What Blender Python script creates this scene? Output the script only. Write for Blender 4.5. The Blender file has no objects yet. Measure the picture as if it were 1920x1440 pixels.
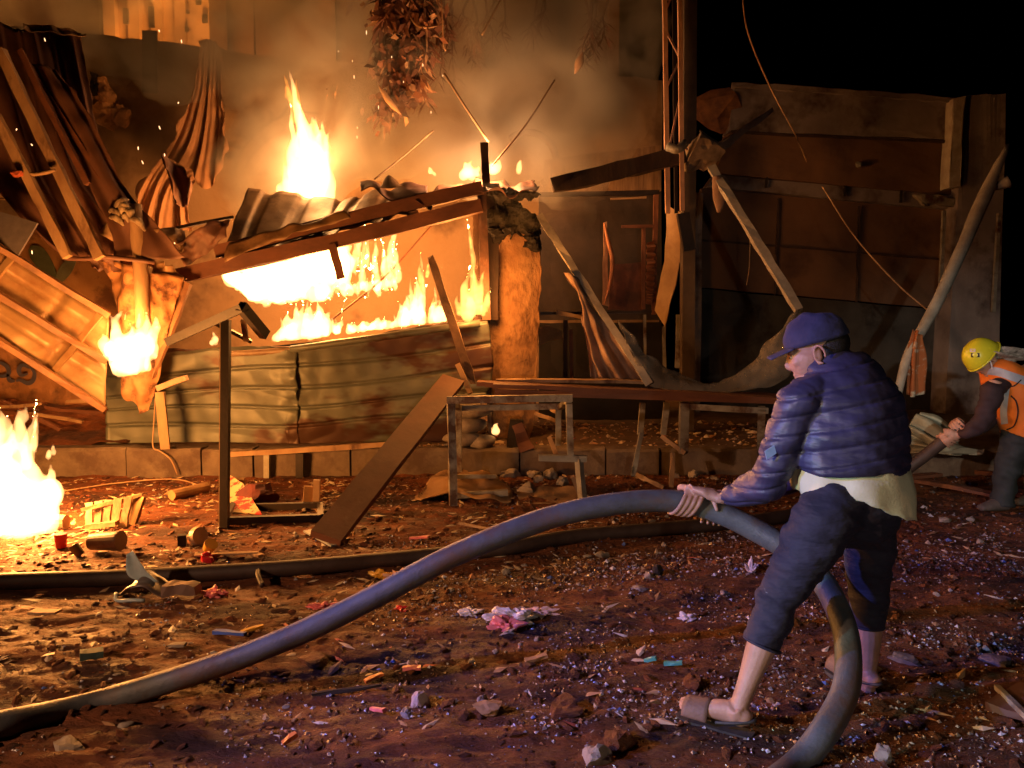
import bpy, bmesh, math, random
import numpy as np
from mathutils import Vector, Matrix, noise
R = math.radians
random.seed(7)
rng = np.random.default_rng(7)
SC = bpy.context.scene
COL = SC.collection

# ------------------------------------------------------------------ camera
FOC = 1442.0
TH = math.atan(120 / FOC)
CZ = 1.45
cam_d = bpy.data.cameras.new('camera')
cam_d.sensor_width = 36
cam_d.lens = 36 * FOC / 1920
cam_d.clip_end = 400
cam_d.clip_start = 0.05
cam = bpy.data.objects.new('camera', cam_d)
cam.location = (0, 0, CZ)
cam.rotation_euler = (R(90) - TH, 0, 0)
COL.objects.link(cam)
SC.camera = cam
# ------------------------------------------------------------------ world: night sky
W = bpy.data.worlds.new('World')
SC.world = W
W.use_nodes = True
nt = W.node_tree
bgn = nt.nodes['Background']
sky = nt.nodes.new('ShaderNodeTexSky')
sky.sky_type = 'NISHITA'
sky.sun_disc = False
sky.sun_elevation = R(-8)
sky.sun_rotation = R(200)
nt.links.new(sky.outputs[0], bgn.inputs[0])
bgn.inputs[1].default_value = 0.02
SC.view_settings.view_transform = 'Standard'
SC.view_settings.look = 'None'
SC.view_settings.exposure = 0
SC.view_settings.gamma = 1
SC.cycles.sample_clamp_indirect = 3.0
SC.cycles.sample_clamp_direct = 0
SC.cycles.use_denoising = True
SC.cycles.max_bounces = 5
SC.cycles.diffuse_bounces = 3
SC.cycles.transparent_max_bounces = 24
SC.cycles.volume_bounces = 0
SC.cycles.volume_step_rate = 3.0
SC.cycles.caustics_reflective = False
SC.cycles.caustics_refractive = False

# ------------------------------------------------------------------ projection helpers (photo pixels -> points in the place)
_s, _c = math.sin(TH), math.cos(TH)
def _ray(px, py):
    dx = (px - 960) / FOC; dy = (720 - py) / FOC
    return Vector((dx, _c + dy * _s, -_s + dy * _c))
def P(px, py, Y):
    d = _ray(px, py)
    return Vector((0, 0, CZ)) + d * (Y / d.y)
def G(px, py, z=0.0):
    d = _ray(px, py)
    return Vector((0, 0, CZ)) + d * ((z - CZ) / d.z)

# ------------------------------------------------------------------ lamps: the emergency vehicle standing behind the photographer, left; plus an added warm fill
def spot(name, loc, target, power, col, size, blend, radius):
    l = bpy.data.lights.new(name, 'SPOT')
    l.energy = power; l.color = col; l.spot_size = R(size); l.spot_blend = blend; l.shadow_soft_size = radius
    o = bpy.data.objects.new(name, l)
    o.location = loc
    o.rotation_euler = (Vector(target) - Vector(loc)).to_track_quat('-Z', 'Y').to_euler()
    COL.objects.link(o)
    return o
spot('blue_beacon', (-4.4, 1.5, 2.3), (2.3, 2.85, 0.3), 1150, (0.19, 0.24, 1.0), 42, 0.7, 0.06)
spot('headlight_or_fill', (-4.0, 0.5, 1.35), (1.75, 2.8, 0.50), 460, (0.55, 1.0, 0.88), 20, 0.8, 0.05)
spot('torch_beam', (0.9, -1.2, 2.0), (4.1, 6.2, 0.75), 620, (1.0, 0.93, 0.75), 22, 0.8, 0.05)
spot('headlight_or_fill', (0.4, -4.5, 1.3), (1.4, 7.2, 0.9), 240, (1.0, 0.84, 0.64), 34, 0.9, 0.08)
spot('headlight_or_fill', (-5.6, -0.8, 2.8), (0.5, 3.2, 0.0), 1250, (1.0, 0.53, 0.29), 54, 0.9, 0.10)  # added warm fill that brightens the foreground mud, not a vehicle lamp
def firelamp(px, py, Y, power, col=(1, 0.36, 0.07), r=0.2):
    l = bpy.data.lights.new('fire_light', 'POINT')
    l.energy = power; l.color = col; l.shadow_soft_size = r
    o = bpy.data.objects.new('fire_light', l)
    o.location = P(px, py, Y)
    COL.objects.link(o)
firelamp(610, 500, 8.15, 360)
firelamp(860, 500, 8.15, 90, r=0.15)
firelamp(912, 560, 7.12, 55, r=0.12)
firelamp(580, 290, 8.6, 90, (1, .45, .14))
firelamp(905, 300, 8.0, 150, (1, .48, .19), r=0.15)
firelamp(243, 610, 6.75, 45, r=0.15)
firelamp(35, 860, 5.05, 460, r=0.25)
firelamp(360, 330, 11.9, 1700, r=0.4)   # the fire burning out of sight behind the compound wall

# ------------------------------------------------------------------ object helpers
ORG = {}
def tag(o, label=None, cat=None, group=None, kind=None):
    if label: o['label'] = label
    if cat: o['category'] = cat
    if group: o['group'] = group
    if kind: o['kind'] = kind
    return o
def thing(name, loc, label, cat, group=None, kind=None):
    o = bpy.data.objects.new(name, None)
    o.empty_display_size = 0.1
    o.location = loc
    COL.objects.link(o)
    ORG[o.name] = Vector(loc)
    return tag(o, label, cat, group, kind)
def mobj(name, vs, fs, mat, parent=None, smooth=False, org=None):
    vs = [Vector(v) for v in vs]
    if parent is not None:
        og = ORG[parent.name]
    elif org is not None:
        og = Vector(org)
    else:
        mn = Vector([min(v[i] for v in vs) for i in range(3)]); mx = Vector([max(v[i] for v in vs) for i in range(3)])
        og = Vector(((mn.x + mx.x) / 2, (mn.y + mx.y) / 2, mn.z))
    me = bpy.data.meshes.new(name)
    me.from_pydata([v - og for v in vs], [], fs)
    me.validate()
    me.update()
    if smooth:
        me.polygons.foreach_set('use_smooth', [True] * len(me.polygons))
    if mat: me.materials.append(mat)
    o = bpy.data.objects.new(name, me)
    if parent is not None:
        o.parent = parent
    else:
        o.location = og
    COL.objects.link(o)
    ORG[o.name] = og
    return o
class MB:
    """collects shapes into one mesh"""
    def __init__(s): s.v = []; s.f = []
    def add(s, vf):
        n = len(s.v); s.v += list(vf[0]); s.f += [tuple(i + n for i in f) for f in vf[1]]
        return s
    def build(s, name, mat, parent=None, smooth=False): return mobj(name, s.v, s.f, mat, parent, smooth)

def catmull(pts, n):
    pts = [Vector(p) for p in pts]
    if len(pts) == 2:
        return [pts[0].lerp(pts[1], i / n) for i in range(n + 1)]
    out = []
    m = len(pts) - 1
    for i in range(n + 1):
        t = i / n * m
        k = min(int(t), m - 1); u = t - k
        p1, p2 = pts[k], pts[k + 1]
        p0 = pts[k - 1] if k > 0 else p1 * 2 - p2
        p3 = pts[k + 2] if k + 2 <= m else p2 * 2 - p1
        out.append(0.5 * ((2 * p1) + (p2 - p0) * u + (2 * p0 - 5 * p1 + 4 * p2 - p3) * u * u + (3 * p1 - p0 - 3 * p2 + p3) * u ** 3))
    return out
def cm1(vals, n):
    return [v.x for v in catmull([Vector((a, 0, 0)) for a in vals], n)]
def tube(pts, r, sides=8, n=None, rr=None, cap=True, smooth=True):
    """round tube along a curve; r a number or a list of radii"""
    if n is None: n = (len(pts) - 1) * 4
    cs = catmull(pts, n)
    rs = [r] * (n + 1) if not isinstance(r, (list, tuple)) else cm1(r, n)
    vs, fs = [], []
    up = Vector((0, 0, 1))
    t0 = (cs[1] - cs[0]).normalized()
    if abs(t0.z) > 0.9: up = Vector((0, 1, 0))
    u = t0.cross(up).normalized()
    for i, c in enumerate(cs):
        t = (cs[min(i + 1, n)] - cs[max(i - 1, 0)])
        t = t.normalized() if t.length > 1e-9 else t0
        u = (u - t * u.dot(t)).normalized(); v = t.cross(u)
        for k in range(sides):
            a = 2 * math.pi * k / sides
            rk = rs[i] * (1 + (rr * (noise.noise(c * 9 + Vector((k, 0, 0))) if rr else 0) if rr else 0))
            vs.append(c + u * math.cos(a) * rk + v * math.sin(a) * rk)
    for i in range(n):
        for k in range(sides):
            a = i * sides + k; b = i * sides + (k + 1) % sides
            fs.append((a, b, b + sides, a + sides))
    if cap:
        fs.append(tuple(range(sides - 1, -1, -1))); fs.append(tuple(n * sides + k for k in range(sides)))
    return vs, fs
def bar(p, q, w, h, up=(0, -1, 0), seg=5, jit=0.0, taper=1.0, bend=0.0, ragged=0.0):
    """rectangular beam from p to q, w across, h along up; slightly irregular"""
    p, q = Vector(p), Vector(q); t = (q - p).normalized()
    if seg >= 4 and not bend: bend = random.uniform(-.014, .014)
    up = Vector(up); n = (up - t * up.dot(t)).normalized(); s = t.cross(n)
    vs, fs = [], []
    for i in range(seg + 1):
        k = i / seg
        c = p.lerp(q, k) + n * math.sin(k * math.pi) * bend
        sc = 1 + (taper - 1) * k
        if ragged and i in (0, seg): sc *= 1 - ragged
        for a, b in ((-1, -1), (1, -1), (1, 1), (-1, 1)):
            e = t * random.uniform(-1, 1) * (ragged * w * 1.2 if i in (0, seg) else 0)
            vs.append(c + e + s * (a * w / 2 * sc + random.uniform(-jit, jit)) + n * (b * h / 2 * sc + random.uniform(-jit, jit)))
    for i in range(seg):
        for k in range(4):
            a = i * 4 + k; b = i * 4 + (k + 1) % 4
            fs.append((a, b, b + 4, a + 4))
    fs.append((3, 2, 1, 0)); m = seg * 4; fs.append((m, m + 1, m + 2, m + 3))
    return vs, fs
def box(c, sx, sy, sz, rz=0.0, tilt=0.0):
    c = Vector(c); M = Matrix.Rotation(rz, 3, 'Z') @ Matrix.Rotation(tilt, 3, 'Y')
    vs = [c + M @ Vector((a * sx / 2, b * sy / 2, d * sz / 2)) for d in (-1, 1) for a, b in ((-1, -1), (1, -1), (1, 1), (-1, 1))]
    return vs, [(3, 2, 1, 0), (4, 5, 6, 7), (0, 1, 5, 4), (1, 2, 6, 5), (2, 3, 7, 6), (3, 0, 4, 7)]
def sheet(rows, nu, nv, thick=0.004, disp=None, tear=0.0, seed=0.0):
    """surface through rows of points (each row a list left->right), with real thickness. disp(u,v,p)->offset along the normal"""
    L = [catmull(r, nu) for r in rows]
    g = []
    cols = [catmull([L[k][i] for k in range(len(L))], nv) for i in range(nu + 1)]
    g = [[cols[i][j] for i in range(nu + 1)] for j in range(nv + 1)]
    N = [[None] * (nu + 1) for _ in range(nv + 1)]
    for j in range(nv + 1):
        for i in range(nu + 1):
            a = g[j][min(i + 1, nu)] - g[j][max(i - 1, 0)]; b = g[min(j + 1, nv)][i] - g[max(j - 1, 0)][i]
            n = a.cross(b)
            N[j][i] = n.normalized() if n.length > 1e-12 else Vector((0, -1, 0))
    vs = []
    H = []
    for j in range(nv + 1):
        for i in range(nu + 1):
            p = g[j][i].copy(); n = N[j][i]
            if disp: p = p + n * disp(i / nu, j / nv, p)
            if tear and (i in (0, nu) or j in (0, nv)):
                p = p + Vector((noise.noise(p * 6 + Vector((seed, 0, 0))), noise.noise(p * 6 + Vector((0, seed, 3))), noise.noise(p * 7 + Vector((0, 5, seed))))) * tear
            H.append(p)
    vs = H + [p + N[k // (nu + 1)][k % (nu + 1)] * thick for k, p in enumerate(H)]
    m = len(H); fs = []
    w = nu + 1
    for j in range(nv):
        for i in range(nu):
            a = j * w + i
            fs.append((a, a + w, a + w + 1, a + 1)); fs.append((a + m, a + m + 1, a + w + 1 + m, a + w + m))
    rim = [i for i in range(nu)] + [j * w + nu for j in range(nv)] + [nv * w + i for i in range(nu, 0, -1)] + [j * w for j in range(nv, 0, -1)]
    for k in range(len(rim)):
        a, b = rim[k], rim[(k + 1) % len(rim)]
        fs.append((a, b, b + m, a + m))
    return vs, fs
def rock(c, r, seed, sub=2, flat=0.6, ang=0.35):
    bm = bmesh.new(); bmesh.ops.create_icosphere(bm, subdivisions=sub, radius=1)
    c = Vector(c); sv = Vector((seed * 1.37, seed * 2.1, seed * .7))
    sx, sy = 1 + 0.35 * math.sin(seed * 5.1), 1 + 0.3 * math.cos(seed * 3.3)
    vs = []
    for v in bm.verts:
        d = 1 + ang * noise.noise(v.co * 1.4 + sv) + ang * 0.4 * noise.noise(v.co * 3.7 + sv)
        p = Vector((v.co.x * sx, v.co.y * sy, v.co.z * flat)) * d * r
        # chop planes for an angular look
        for q in range(4):
            n = Vector((math.sin(seed * 7 + q * 2.1), math.cos(seed * 4 + q * 1.7), math.sin(seed + q * 3) * .6)).normalized()
            e = p.dot(n) - 0.72 * r
            if e > 0: p = p - n * e
        vs.append(p + c + Vector((0, 0, r * flat * 0.6)))
    fs = [tuple(v.index for v in f.verts) for f in bm.faces]
    bm.free()
    return vs, fs
def loft(secs, n=None, sides=16, side=(1, 0, 0), quilt=None, close=True):
    """closed body shape through elliptical sections (centre, half-width along side, half-depth)"""
    if n is None: n = (len(secs) - 1) * 5
    cs = catmull([s[0] for s in secs], n); ru = cm1([s[1] for s in secs], n); rv = cm1([s[2] for s in secs], n)
    vs, fs = [], []
    side = Vector(side); L = 0
    for i, c in enumerate(cs):
        t = (cs[min(i + 1, n)] - cs[max(i - 1, 0)]).normalized()
        u = (side - t * side.dot(t)).normalized(); v = t.cross(u)
        if i: L += (c - cs[i - 1]).length
        q = 1.0
        if quilt: q = 1 + quilt[1] * (abs(math.sin(L / quilt[0] * math.pi)) ** 0.5 - 0.6)
        for k in range(sides):
            a = 2 * math.pi * k / sides
            vs.append(c + u * math.cos(a) * max(ru[i], .002) * q + v * math.sin(a) * max(rv[i], .002) * q)
    for i in range(n):
        for k in range(sides):
            a = i * sides + k; b = i * sides + (k + 1) % sides
            fs.append((a, b, b + sides, a + sides))
    if close:
        fs.append(tuple(range(sides - 1, -1, -1))); fs.append(tuple(n * sides + k for k in range(sides)))
    return vs, fs
def ball(c, rx, ry=None, rz=None, M=None, sub=3):
    ry = ry or rx; rz = rz or rx
    bm = bmesh.new(); bmesh.ops.create_icosphere(bm, subdivisions=sub, radius=1)
    c = Vector(c)
    vs = []
    for v in bm.verts:
        p = Vector((v.co.x * rx, v.co.y * ry, v.co.z * rz))
        if M: p = M @ p
        vs.append(c + p)
    fs = [tuple(v.index for v in f.verts) for f in bm.faces]
    bm.free()
    return vs, fs
def fuse(mb, voxel, smooth_it=3, disp=None):
    """union of closed shapes into one continuous surface"""
    me = bpy.data.meshes.new('tmp'); me.from_pydata([tuple(v) for v in mb.v], [], mb.f); me.update()
    o = bpy.data.objects.new('tmp', me); COL.objects.link(o)
    m = o.modifiers.new('r', 'REMESH'); m.mode = 'VOXEL'; m.voxel_size = voxel
    if smooth_it:
        s = o.modifiers.new('s', 'SMOOTH'); s.factor = 0.5; s.iterations = smooth_it
    dg = bpy.context.evaluated_depsgraph_get(); dg.update()
    ev = o.evaluated_get(dg); em = ev.to_mesh()
    vs = [v.co.copy() for v in em.vertices]; ns = [v.normal.copy() for v in em.vertices]
    fs = [tuple(p.vertices) for p in em.polygons]
    ev.to_mesh_clear()
    bpy.data.objects.remove(o); bpy.data.meshes.remove(me)
    if disp: vs = [v + n * disp(v, n) for v, n in zip(vs, ns)]
    return vs, fs

# ------------------------------------------------------------------ materials
def M_(name, c1, c2=None, scale=6, rough=0.7, bump=0.3, bscale=None, metal=0.0, spec=0.5, stretch=(1, 1, 1), c3=None, s3=1.5, t3=(0.5, 0.62), rvar=0.0, dist=0.01, coat=0.0, island=False, bdet=8):
    m = bpy.data.materials.new(name); m.use_nodes = True
    nt = m.node_tree; N = nt.nodes; Lk = nt.links
    b = N['Principled BSDF']
    b.inputs['Metallic'].default_value = metal; b.inputs['Roughness'].default_value = rough
    b.inputs['Specular IOR Level'].default_value = spec
    if coat: b.inputs['Coat Weight'].default_value = coat
    tc = N.new('ShaderNodeTexCoord'); mp = N.new('ShaderNodeMapping'); mp.inputs['Scale'].default_value = stretch
    Lk.new(tc.outputs['Object'], mp.inputs[0])
    def nz(s, det=6, ro=0.6):
        n = N.new('ShaderNodeTexNoise'); n.inputs['Scale'].default_value = s; n.inputs['Detail'].default_value = det; n.inputs['Roughness'].default_value = ro
        Lk.new(mp.outputs[0], n.inputs['Vector']); return n
    def ramp(src, a, b_, ca, cb):
        r = N.new('ShaderNodeValToRGB'); r.color_ramp.elements[0].position = a; r.color_ramp.elements[1].position = b_
        r.color_ramp.elements[0].color = (*ca, 1); r.color_ramp.elements[1].color = (*cb, 1)
        Lk.new(src, r.inputs[0]); return r
    c2 = c2 or tuple(x * 0.7 for x in c1)
    n1 = nz(scale)
    r1 = ramp(n1.outputs[0], 0.35, 0.65, c1, c2)
    out = r1.outputs[0]
    if island:
        ge = N.new('ShaderNodeNewGeometry')
        r = N.new('ShaderNodeValToRGB'); Lk.new(ge.outputs['Random Per Island'], r.inputs[0])
        r.color_ramp.interpolation = 'CONSTANT'
        els = island
        while len(r.color_ramp.elements) < len(els): r.color_ramp.elements.new(0.5)
        for e, (p, c) in zip(r.color_ramp.elements, els): e.position = p; e.color = (*c, 1)
        out = r.outputs[0]
    if c3:
        n3 = nz(s3, 5, 0.65); r3 = ramp(n3.outputs[0], t3[0], t3[1], (0, 0, 0), (1, 1, 1))
        mx = N.new('ShaderNodeMix'); mx.data_type = 'RGBA'
        Lk.new(r3.outputs[0], mx.inputs[0]); Lk.new(out, mx.inputs[6]); mx.inputs[7].default_value = (*c3, 1)
        out = mx.outputs[2]
    Lk.new(out, b.inputs['Base Color'])
    if rvar:
        n4 = nz(scale * 0.6, 4)
        mr = N.new('ShaderNodeMapRange'); mr.inputs[1].default_value = .35; mr.inputs[2].default_value = .65
        mr.inputs[3].default_value = max(rough - rvar, .05); mr.inputs[4].default_value = min(rough + rvar, 1)
        Lk.new(n4.outputs[0], mr.inputs[0]); Lk.new(mr.outputs[0], b.inputs['Roughness'])
    if bump:
        n2 = nz(bscale or scale * 4, bdet, 0.7 if bdet > 4 else 0.5)
        bp = N.new('ShaderNodeBump'); bp.inputs['Strength'].default_value = bump; bp.inputs['Distance'].default_value = dist
        Lk.new(n2.outputs[0], bp.inputs['Height']); Lk.new(bp.outputs[0], b.inputs['Normal'])
    return m
def flame_mat(name, strength, col=(1.0, 0.40, 0.085)):
    m = bpy.data.materials.new(name); m.use_nodes = True
    nt = m.node_tree; nt.nodes.clear()
    o = nt.nodes.new('ShaderNodeOutputMaterial'); e = nt.nodes.new('ShaderNodeEmission')
    e.inputs[0].default_value = (*col, 1); e.inputs[1].default_value = strength
    nt.links.new(e.outputs[0], o.inputs['Volume'])
    return m
def netting(m, a):
    nt = m.node_tree; b = nt.nodes['Principled BSDF']; o = nt.nodes['Material Output']
    t = nt.nodes.new('ShaderNodeBsdfTransparent'); x = nt.nodes.new('ShaderNodeMixShader'); x.inputs[0].default_value = a
    nt.links.new(t.outputs[0], x.inputs[1]); nt.links.new(b.outputs[0], x.inputs[2]); nt.links.new(x.outputs[0], o.inputs['Surface'])
def smoke_mat(name, dens, col, scale, lo, hi, aniso=0.2):
    m = bpy.data.materials.new(name); m.use_nodes = True
    nt = m.node_tree; nt.nodes.clear(); L = nt.links
    o = nt.nodes.new('ShaderNodeOutputMaterial'); v = nt.nodes.new('ShaderNodeVolumePrincipled')
    v.inputs['Color'].default_value = (*col, 1); v.inputs['Anisotropy'].default_value = aniso
    tc = nt.nodes.new('ShaderNodeTexCoord'); n = nt.nodes.new('ShaderNodeTexNoise')
    n.inputs['Scale'].default_value = scale; n.inputs['Detail'].default_value = 4; n.inputs['Distortion'].default_value = 0.9
    L.new(tc.outputs['Object'], n.inputs['Vector'])
    mr = nt.nodes.new('ShaderNodeMapRange'); mr.inputs[1].default_value = lo; mr.inputs[2].default_value = hi; mr.inputs[3].default_value = 0; mr.inputs[4].default_value = dens
    L.new(n.outputs[0], mr.inputs[0]); L.new(mr.outputs[0], v.inputs['Density'])
    L.new(v.outputs[0], o.inputs['Volume'])
    return m
MUD = M_('wet_mud', (0.25, 0.075, 0.022), (0.11, 0.032, 0.011), 9, rough=0.72, bump=1.0, bscale=24, stretch=(0.5, 1, 1), c3=(0.05, 0.018, 0.011), s3=2.2, t3=(.48, .62), rvar=0.2, dist=0.06, spec=0.35)
PLASTER = M_('painted_plaster', (0.31, 0.20, 0.12), (0.24, 0.15, 0.085), 1.2, 0.9, 0.6, 14, c3=(0.12, 0.07, 0.042), s3=0.9, t3=(0.52, 0.66))
FARWALL = M_('dark_plaster', (0.16, 0.09, 0.05), (0.10, 0.055, 0.03), 1.5, 0.9, 0.4, 10, stretch=(3, 3, 0.4))
PALEFAR = M_('pale_facade', (0.62, 0.42, 0.22), (0.5, 0.32, 0.17), 2, 0.85, 0.4, 10, c3=(0.12, 0.05, 0.03), s3=3, t3=(0.62, 0.66))
SHOPGREY = M_('grey_render', (0.27, 0.23, 0.225), (0.18, 0.145, 0.145), 2, 0.9, 0.4, 12, c3=(0.07, 0.045, 0.04), s3=1.1)
SHOPORANGE = M_('faded_orange_paint', (0.18, 0.095, 0.052), (0.13, 0.068, 0.04), 2, 0.85, 0.3, 12, c3=(0.08, 0.04, 0.03), s3=1.0, t3=(.55, .7))
CONCRETE = M_('kerb_concrete', (0.17, 0.125, 0.09), (0.11, 0.075, 0.055), 5, 0.85, 0.6, 26, c3=(0.09, 0.055, 0.04), s3=3)
PAVE = M_('earthy_pavement', (0.15, 0.09, 0.055), (0.08, 0.045, 0.03), 4, 0.85, 0.8, 20)
TIN = M_('weathered_tin_cladding', (0.135, 0.145, 0.12), (0.105, 0.11, 0.09), 3, 0.5, 0.15, 14, metal=0.25, stretch=(0.6, 1, 1.3), c3=(0.065, 0.028, 0.016), s3=0.9, t3=(0.50, 0.56))
ROOFTIN = M_('scorched_roof_tin', (0.30, 0.18, 0.09), (0.20, 0.11, 0.055), 3, 0.5, 0.3, 16, metal=0.2, c3=(0.10, 0.05, 0.03), s3=2)
SHUTTER = M_('yellow_shutter_metal', (0.40, 0.26, 0.13), (0.28, 0.165, 0.08), 2.5, 0.4, 0.3, 10, metal=0.2, stretch=(1, 1, 1), c3=(0.22, 0.09, 0.03), s3=2, t3=(.5, .7))
RUSTDARK = M_('dark_rusty_sheet', (0.15, 0.068, 0.045), (0.10, 0.042, 0.028), 3, 0.65, 0.3, 14)
WOODDARK = M_('charred_wood', (0.055, 0.028, 0.018), (0.025, 0.014, 0.010), 8, 0.8, 0.6, 40, stretch=(1, 1, 0.4))
WOODRED = M_('red_brown_wood', (0.17, 0.062, 0.030), (0.10, 0.035, 0.018), 6, 0.7, 0.4, 40, stretch=(0.5, 1, 1))
WOODPALE = M_('weathered_pale_wood', (0.42, 0.27, 0.15), (0.28, 0.165, 0.09), 7, 0.75, 0.5, 40, stretch=(1, 1, 0.4), c3=(0.12, 0.06, 0.035), s3=4, t3=(.56, .68))
BLACKMETAL = M_('dark_painted_steel', (0.035, 0.023, 0.019), (0.02, 0.014, 0.012), 9, 0.5, 0.15, metal=0.3)
GREYMETAL = M_('dull_grey_steel', (0.34, 0.32, 0.27), (0.22, 0.19, 0.15), 7, 0.6, 0.25, 30, metal=0.3, c3=(0.10, 0.05, 0.03), s3=4)
WHITEWOOD = M_('grey_white_timber', (0.42, 0.38, 0.33), (0.28, 0.24, 0.2), 8, 0.8, 0.5, 30)
BARK = M_('scorched_fibrous_bark', (0.46, 0.26, 0.12), (0.34, 0.17, 0.075), 5, 0.85, 0.8, 18, stretch=(1, 1, .5), c3=(0.15, 0.07, 0.03), s3=4.5, t3=(.54, .66), dist=.04)
CHAR = M_('soot_black', (0.02, 0.013, 0.010), (0.012, 0.009, 0.008), 6, 0.9, 0.5, 20)
CLOTHTAN = M_('tan_curtain', (0.40, 0.22, 0.12), (0.30, 0.15, 0.08), 4, 0.95, 0.3, 60)
CLOTHBROWN = M_('burnt_hanging_sheet', (0.44, 0.22, 0.09), (0.28, 0.12, 0.05), 5, 0.8, 0.7, 18, c3=(0.10, 0.04, 0.02), s3=5, t3=(.52, .62))
TARP = M_('grey_mesh_tarpaulin', (0.34, 0.30, 0.25), (0.22, 0.19, 0.155), 6, 0.9, 0.4, 60)
TARPWARM = M_('dusty_pink_tarpaulin', (0.34, 0.22, 0.16), (0.22, 0.12, 0.08), 5, 0.9, 0.4, 50)
HOSE = M_('rubber_hose', (0.10, 0.11, 0.12), (0.065, 0.07, 0.078), 12, 0.5, 0.35, 70, spec=0.4, c3=(0.11, 0.065, 0.045), s3=5, t3=(.50, .68), rvar=.12)
HOSEDARK = M_('muddy_hose', (0.055, 0.035, 0.028), (0.035, 0.02, 0.016), 12, 0.6, 0.25, 60)
CARD = M_('wet_cardboard', (0.34, 0.20, 0.09), (0.22, 0.12, 0.05), 5, 0.85, 0.3, 20)
STONE = M_('dusty_stone', (0.30, 0.25, 0.20), (0.18, 0.14, 0.11), 12, 0.8, 0.5, 50)
STONEBLUE = M_('wet_grey_stone', (0.22, 0.20, 0.21), (0.12, 0.10, 0.10), 16, 0.4, 0.6, 60)
FLAME = flame_mat('flame_glow', 40, (1, 0.42, 0.09))
FLAMEHOT = flame_mat('flame_glow_hot', 36, (1, 0.49, 0.16))
FLAMESOFT = flame_mat('flame_glow_soft', 20, (1, 0.34, 0.05))
EMBER = bpy.data.materials.new('ember'); EMBER.use_nodes = True
EMBER.node_tree.nodes['Principled BSDF'].inputs['Emission Color'].default_value = (1, .55, .25, 1)
EMBER.node_tree.nodes['Principled BSDF'].inputs['Emission Strength'].default_value = 3
def plain(name, c, rough=0.5, bump=0.15, spec=.5): return M_(name, c, tuple(x * .75 for x in c), 14, rough, bump, 50, spec=spec)
netting(TARP, .55)
# ================================================================== SETTING
def rel(x, y):
    """height of the trampled wet earth"""
    v = Vector((x * 0.55, y, 0))
    h = 0.030 * noise.noise(v * 1.1) + 0.022 * noise.noise(v * 3.1 + Vector((5, 0, 0))) + 0.014 * noise.noise(v * 8.3) + 0.013 * noise.noise(v * 19) + 0.006 * noise.noise(v * 41)
    h += 0.018 * abs(noise.noise(Vector((x * 1.6, y * 6, 7)))) + 0.006 * noise.noise(Vector((x * 11, y * 30, 2)))
    # wheel ruts crossing from left to right
    h -= 0.014 * math.exp(-((y - 2.95 - 0.12 * x) / 0.16) ** 2) + 0.012 * math.exp(-((y - 4.45 - 0.08 * x) / 0.22) ** 2)
    return h
def make_ground():
    xs = [-150, -60, -25, -12] + list(np.linspace(-6.4, 6.4, 460)) + [12, 25, 60, 150]
    ys = [-60, -15, -4, 0, .8] + list(np.linspace(1.5, 3.8, 170)) + list(np.linspace(3.83, 7.4, 140)) + [8, 10, 15, 25, 60, 200]
    vs = []
    for y in ys:
        for x in xs:
            k = 1 if (-7 < x < 7 and 1 < y < 7.5) else 0
            vs.append((x, y, rel(x, y) if k else -0.0))
    w = len(xs); fs = [(j * w + i, j * w + i + 1, (j + 1) * w + i + 1, (j + 1) * w + i) for j in range(len(ys) - 1) for i in range(w - 1)]
    o = mobj('ground', vs, fs, MUD, smooth=True, org=(0, 0, 0)); o['kind'] = 'structure'
make_ground()
def GZ(px, py, dz=0.0):
    """ground point under a pixel, on the relief"""
    p = G(px, py)
    for _ in range(3): p = G(px, py, rel(p.x, p.y))
    return p + Vector((0, 0, dz))
# pavement behind the kerb
KZ = 0.26
pv = MB()
def pvh(x, y): return KZ - 0.012 + 0.05 * max(0, noise.noise(Vector((x * 1.3, y * 1.3, 3)))) * min(1, max(0, y - 7.5)) + 0.012 * noise.noise(Vector((x * 6, y * 6, 0)))
xs = np.linspace(-9, 9, 150); ys = np.linspace(7.22, 14.5, 70)
vs = [(x, y, pvh(x, y)) for y in ys for x in xs]; w = len(xs)
fs = [(j * w + i, j * w + i + 1, (j + 1) * w + i + 1, (j + 1) * w + i) for j in range(len(ys) - 1) for i in range(w - 1)]
o = mobj('pavement', vs, fs, PAVE, smooth=True, org=(0, 8, 0)); o['kind'] = 'structure'
# kerb of big concrete blocks
kerb = thing('kerb', (0, 7.15, 0), 'long row of worn concrete kerb blocks edging the raised pavement', None, kind='structure')
x = -7.5
i = 0
while x < 7:
    L = [0.95, .62, .8, .5, 1.05, .7, .48, .9][i % 8]
    y0 = 7.05 + random.uniform(-.012, .012)
    rows = []
    b = MB()
    # bevelled block with chipped edges
    zt = KZ + random.uniform(-.012, .008)
    vs2, fs2 = [], []
    prof = [(0, -.05), (0, zt - .025), (.02, zt), (.2, zt), (.2, -.05)]
    nseg = 6
    for s in range(nseg + 1):
        xx = x + 0.008 + (L - .016) * s / nseg
        for (dy, z) in prof:
            ch = random.uniform(-.007, .007) if 0 < z < 1 else 0
            vs2.append(Vector((xx, y0 + dy + ch, z + ch)))
    n = len(prof)
    for s in range(nseg):
        for k in range(n):
            a = s * n + k; c = s * n + (k + 1) % n
            fs2.append((a, c, c + n, a + n))
    fs2.append(tuple(range(n))); fs2.append(tuple(nseg * n + k for k in range(n - 1, -1, -1)))
    mobj('kerb_block', vs2, fs2, CONCRETE, kerb)
    x += L; i += 1

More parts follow.
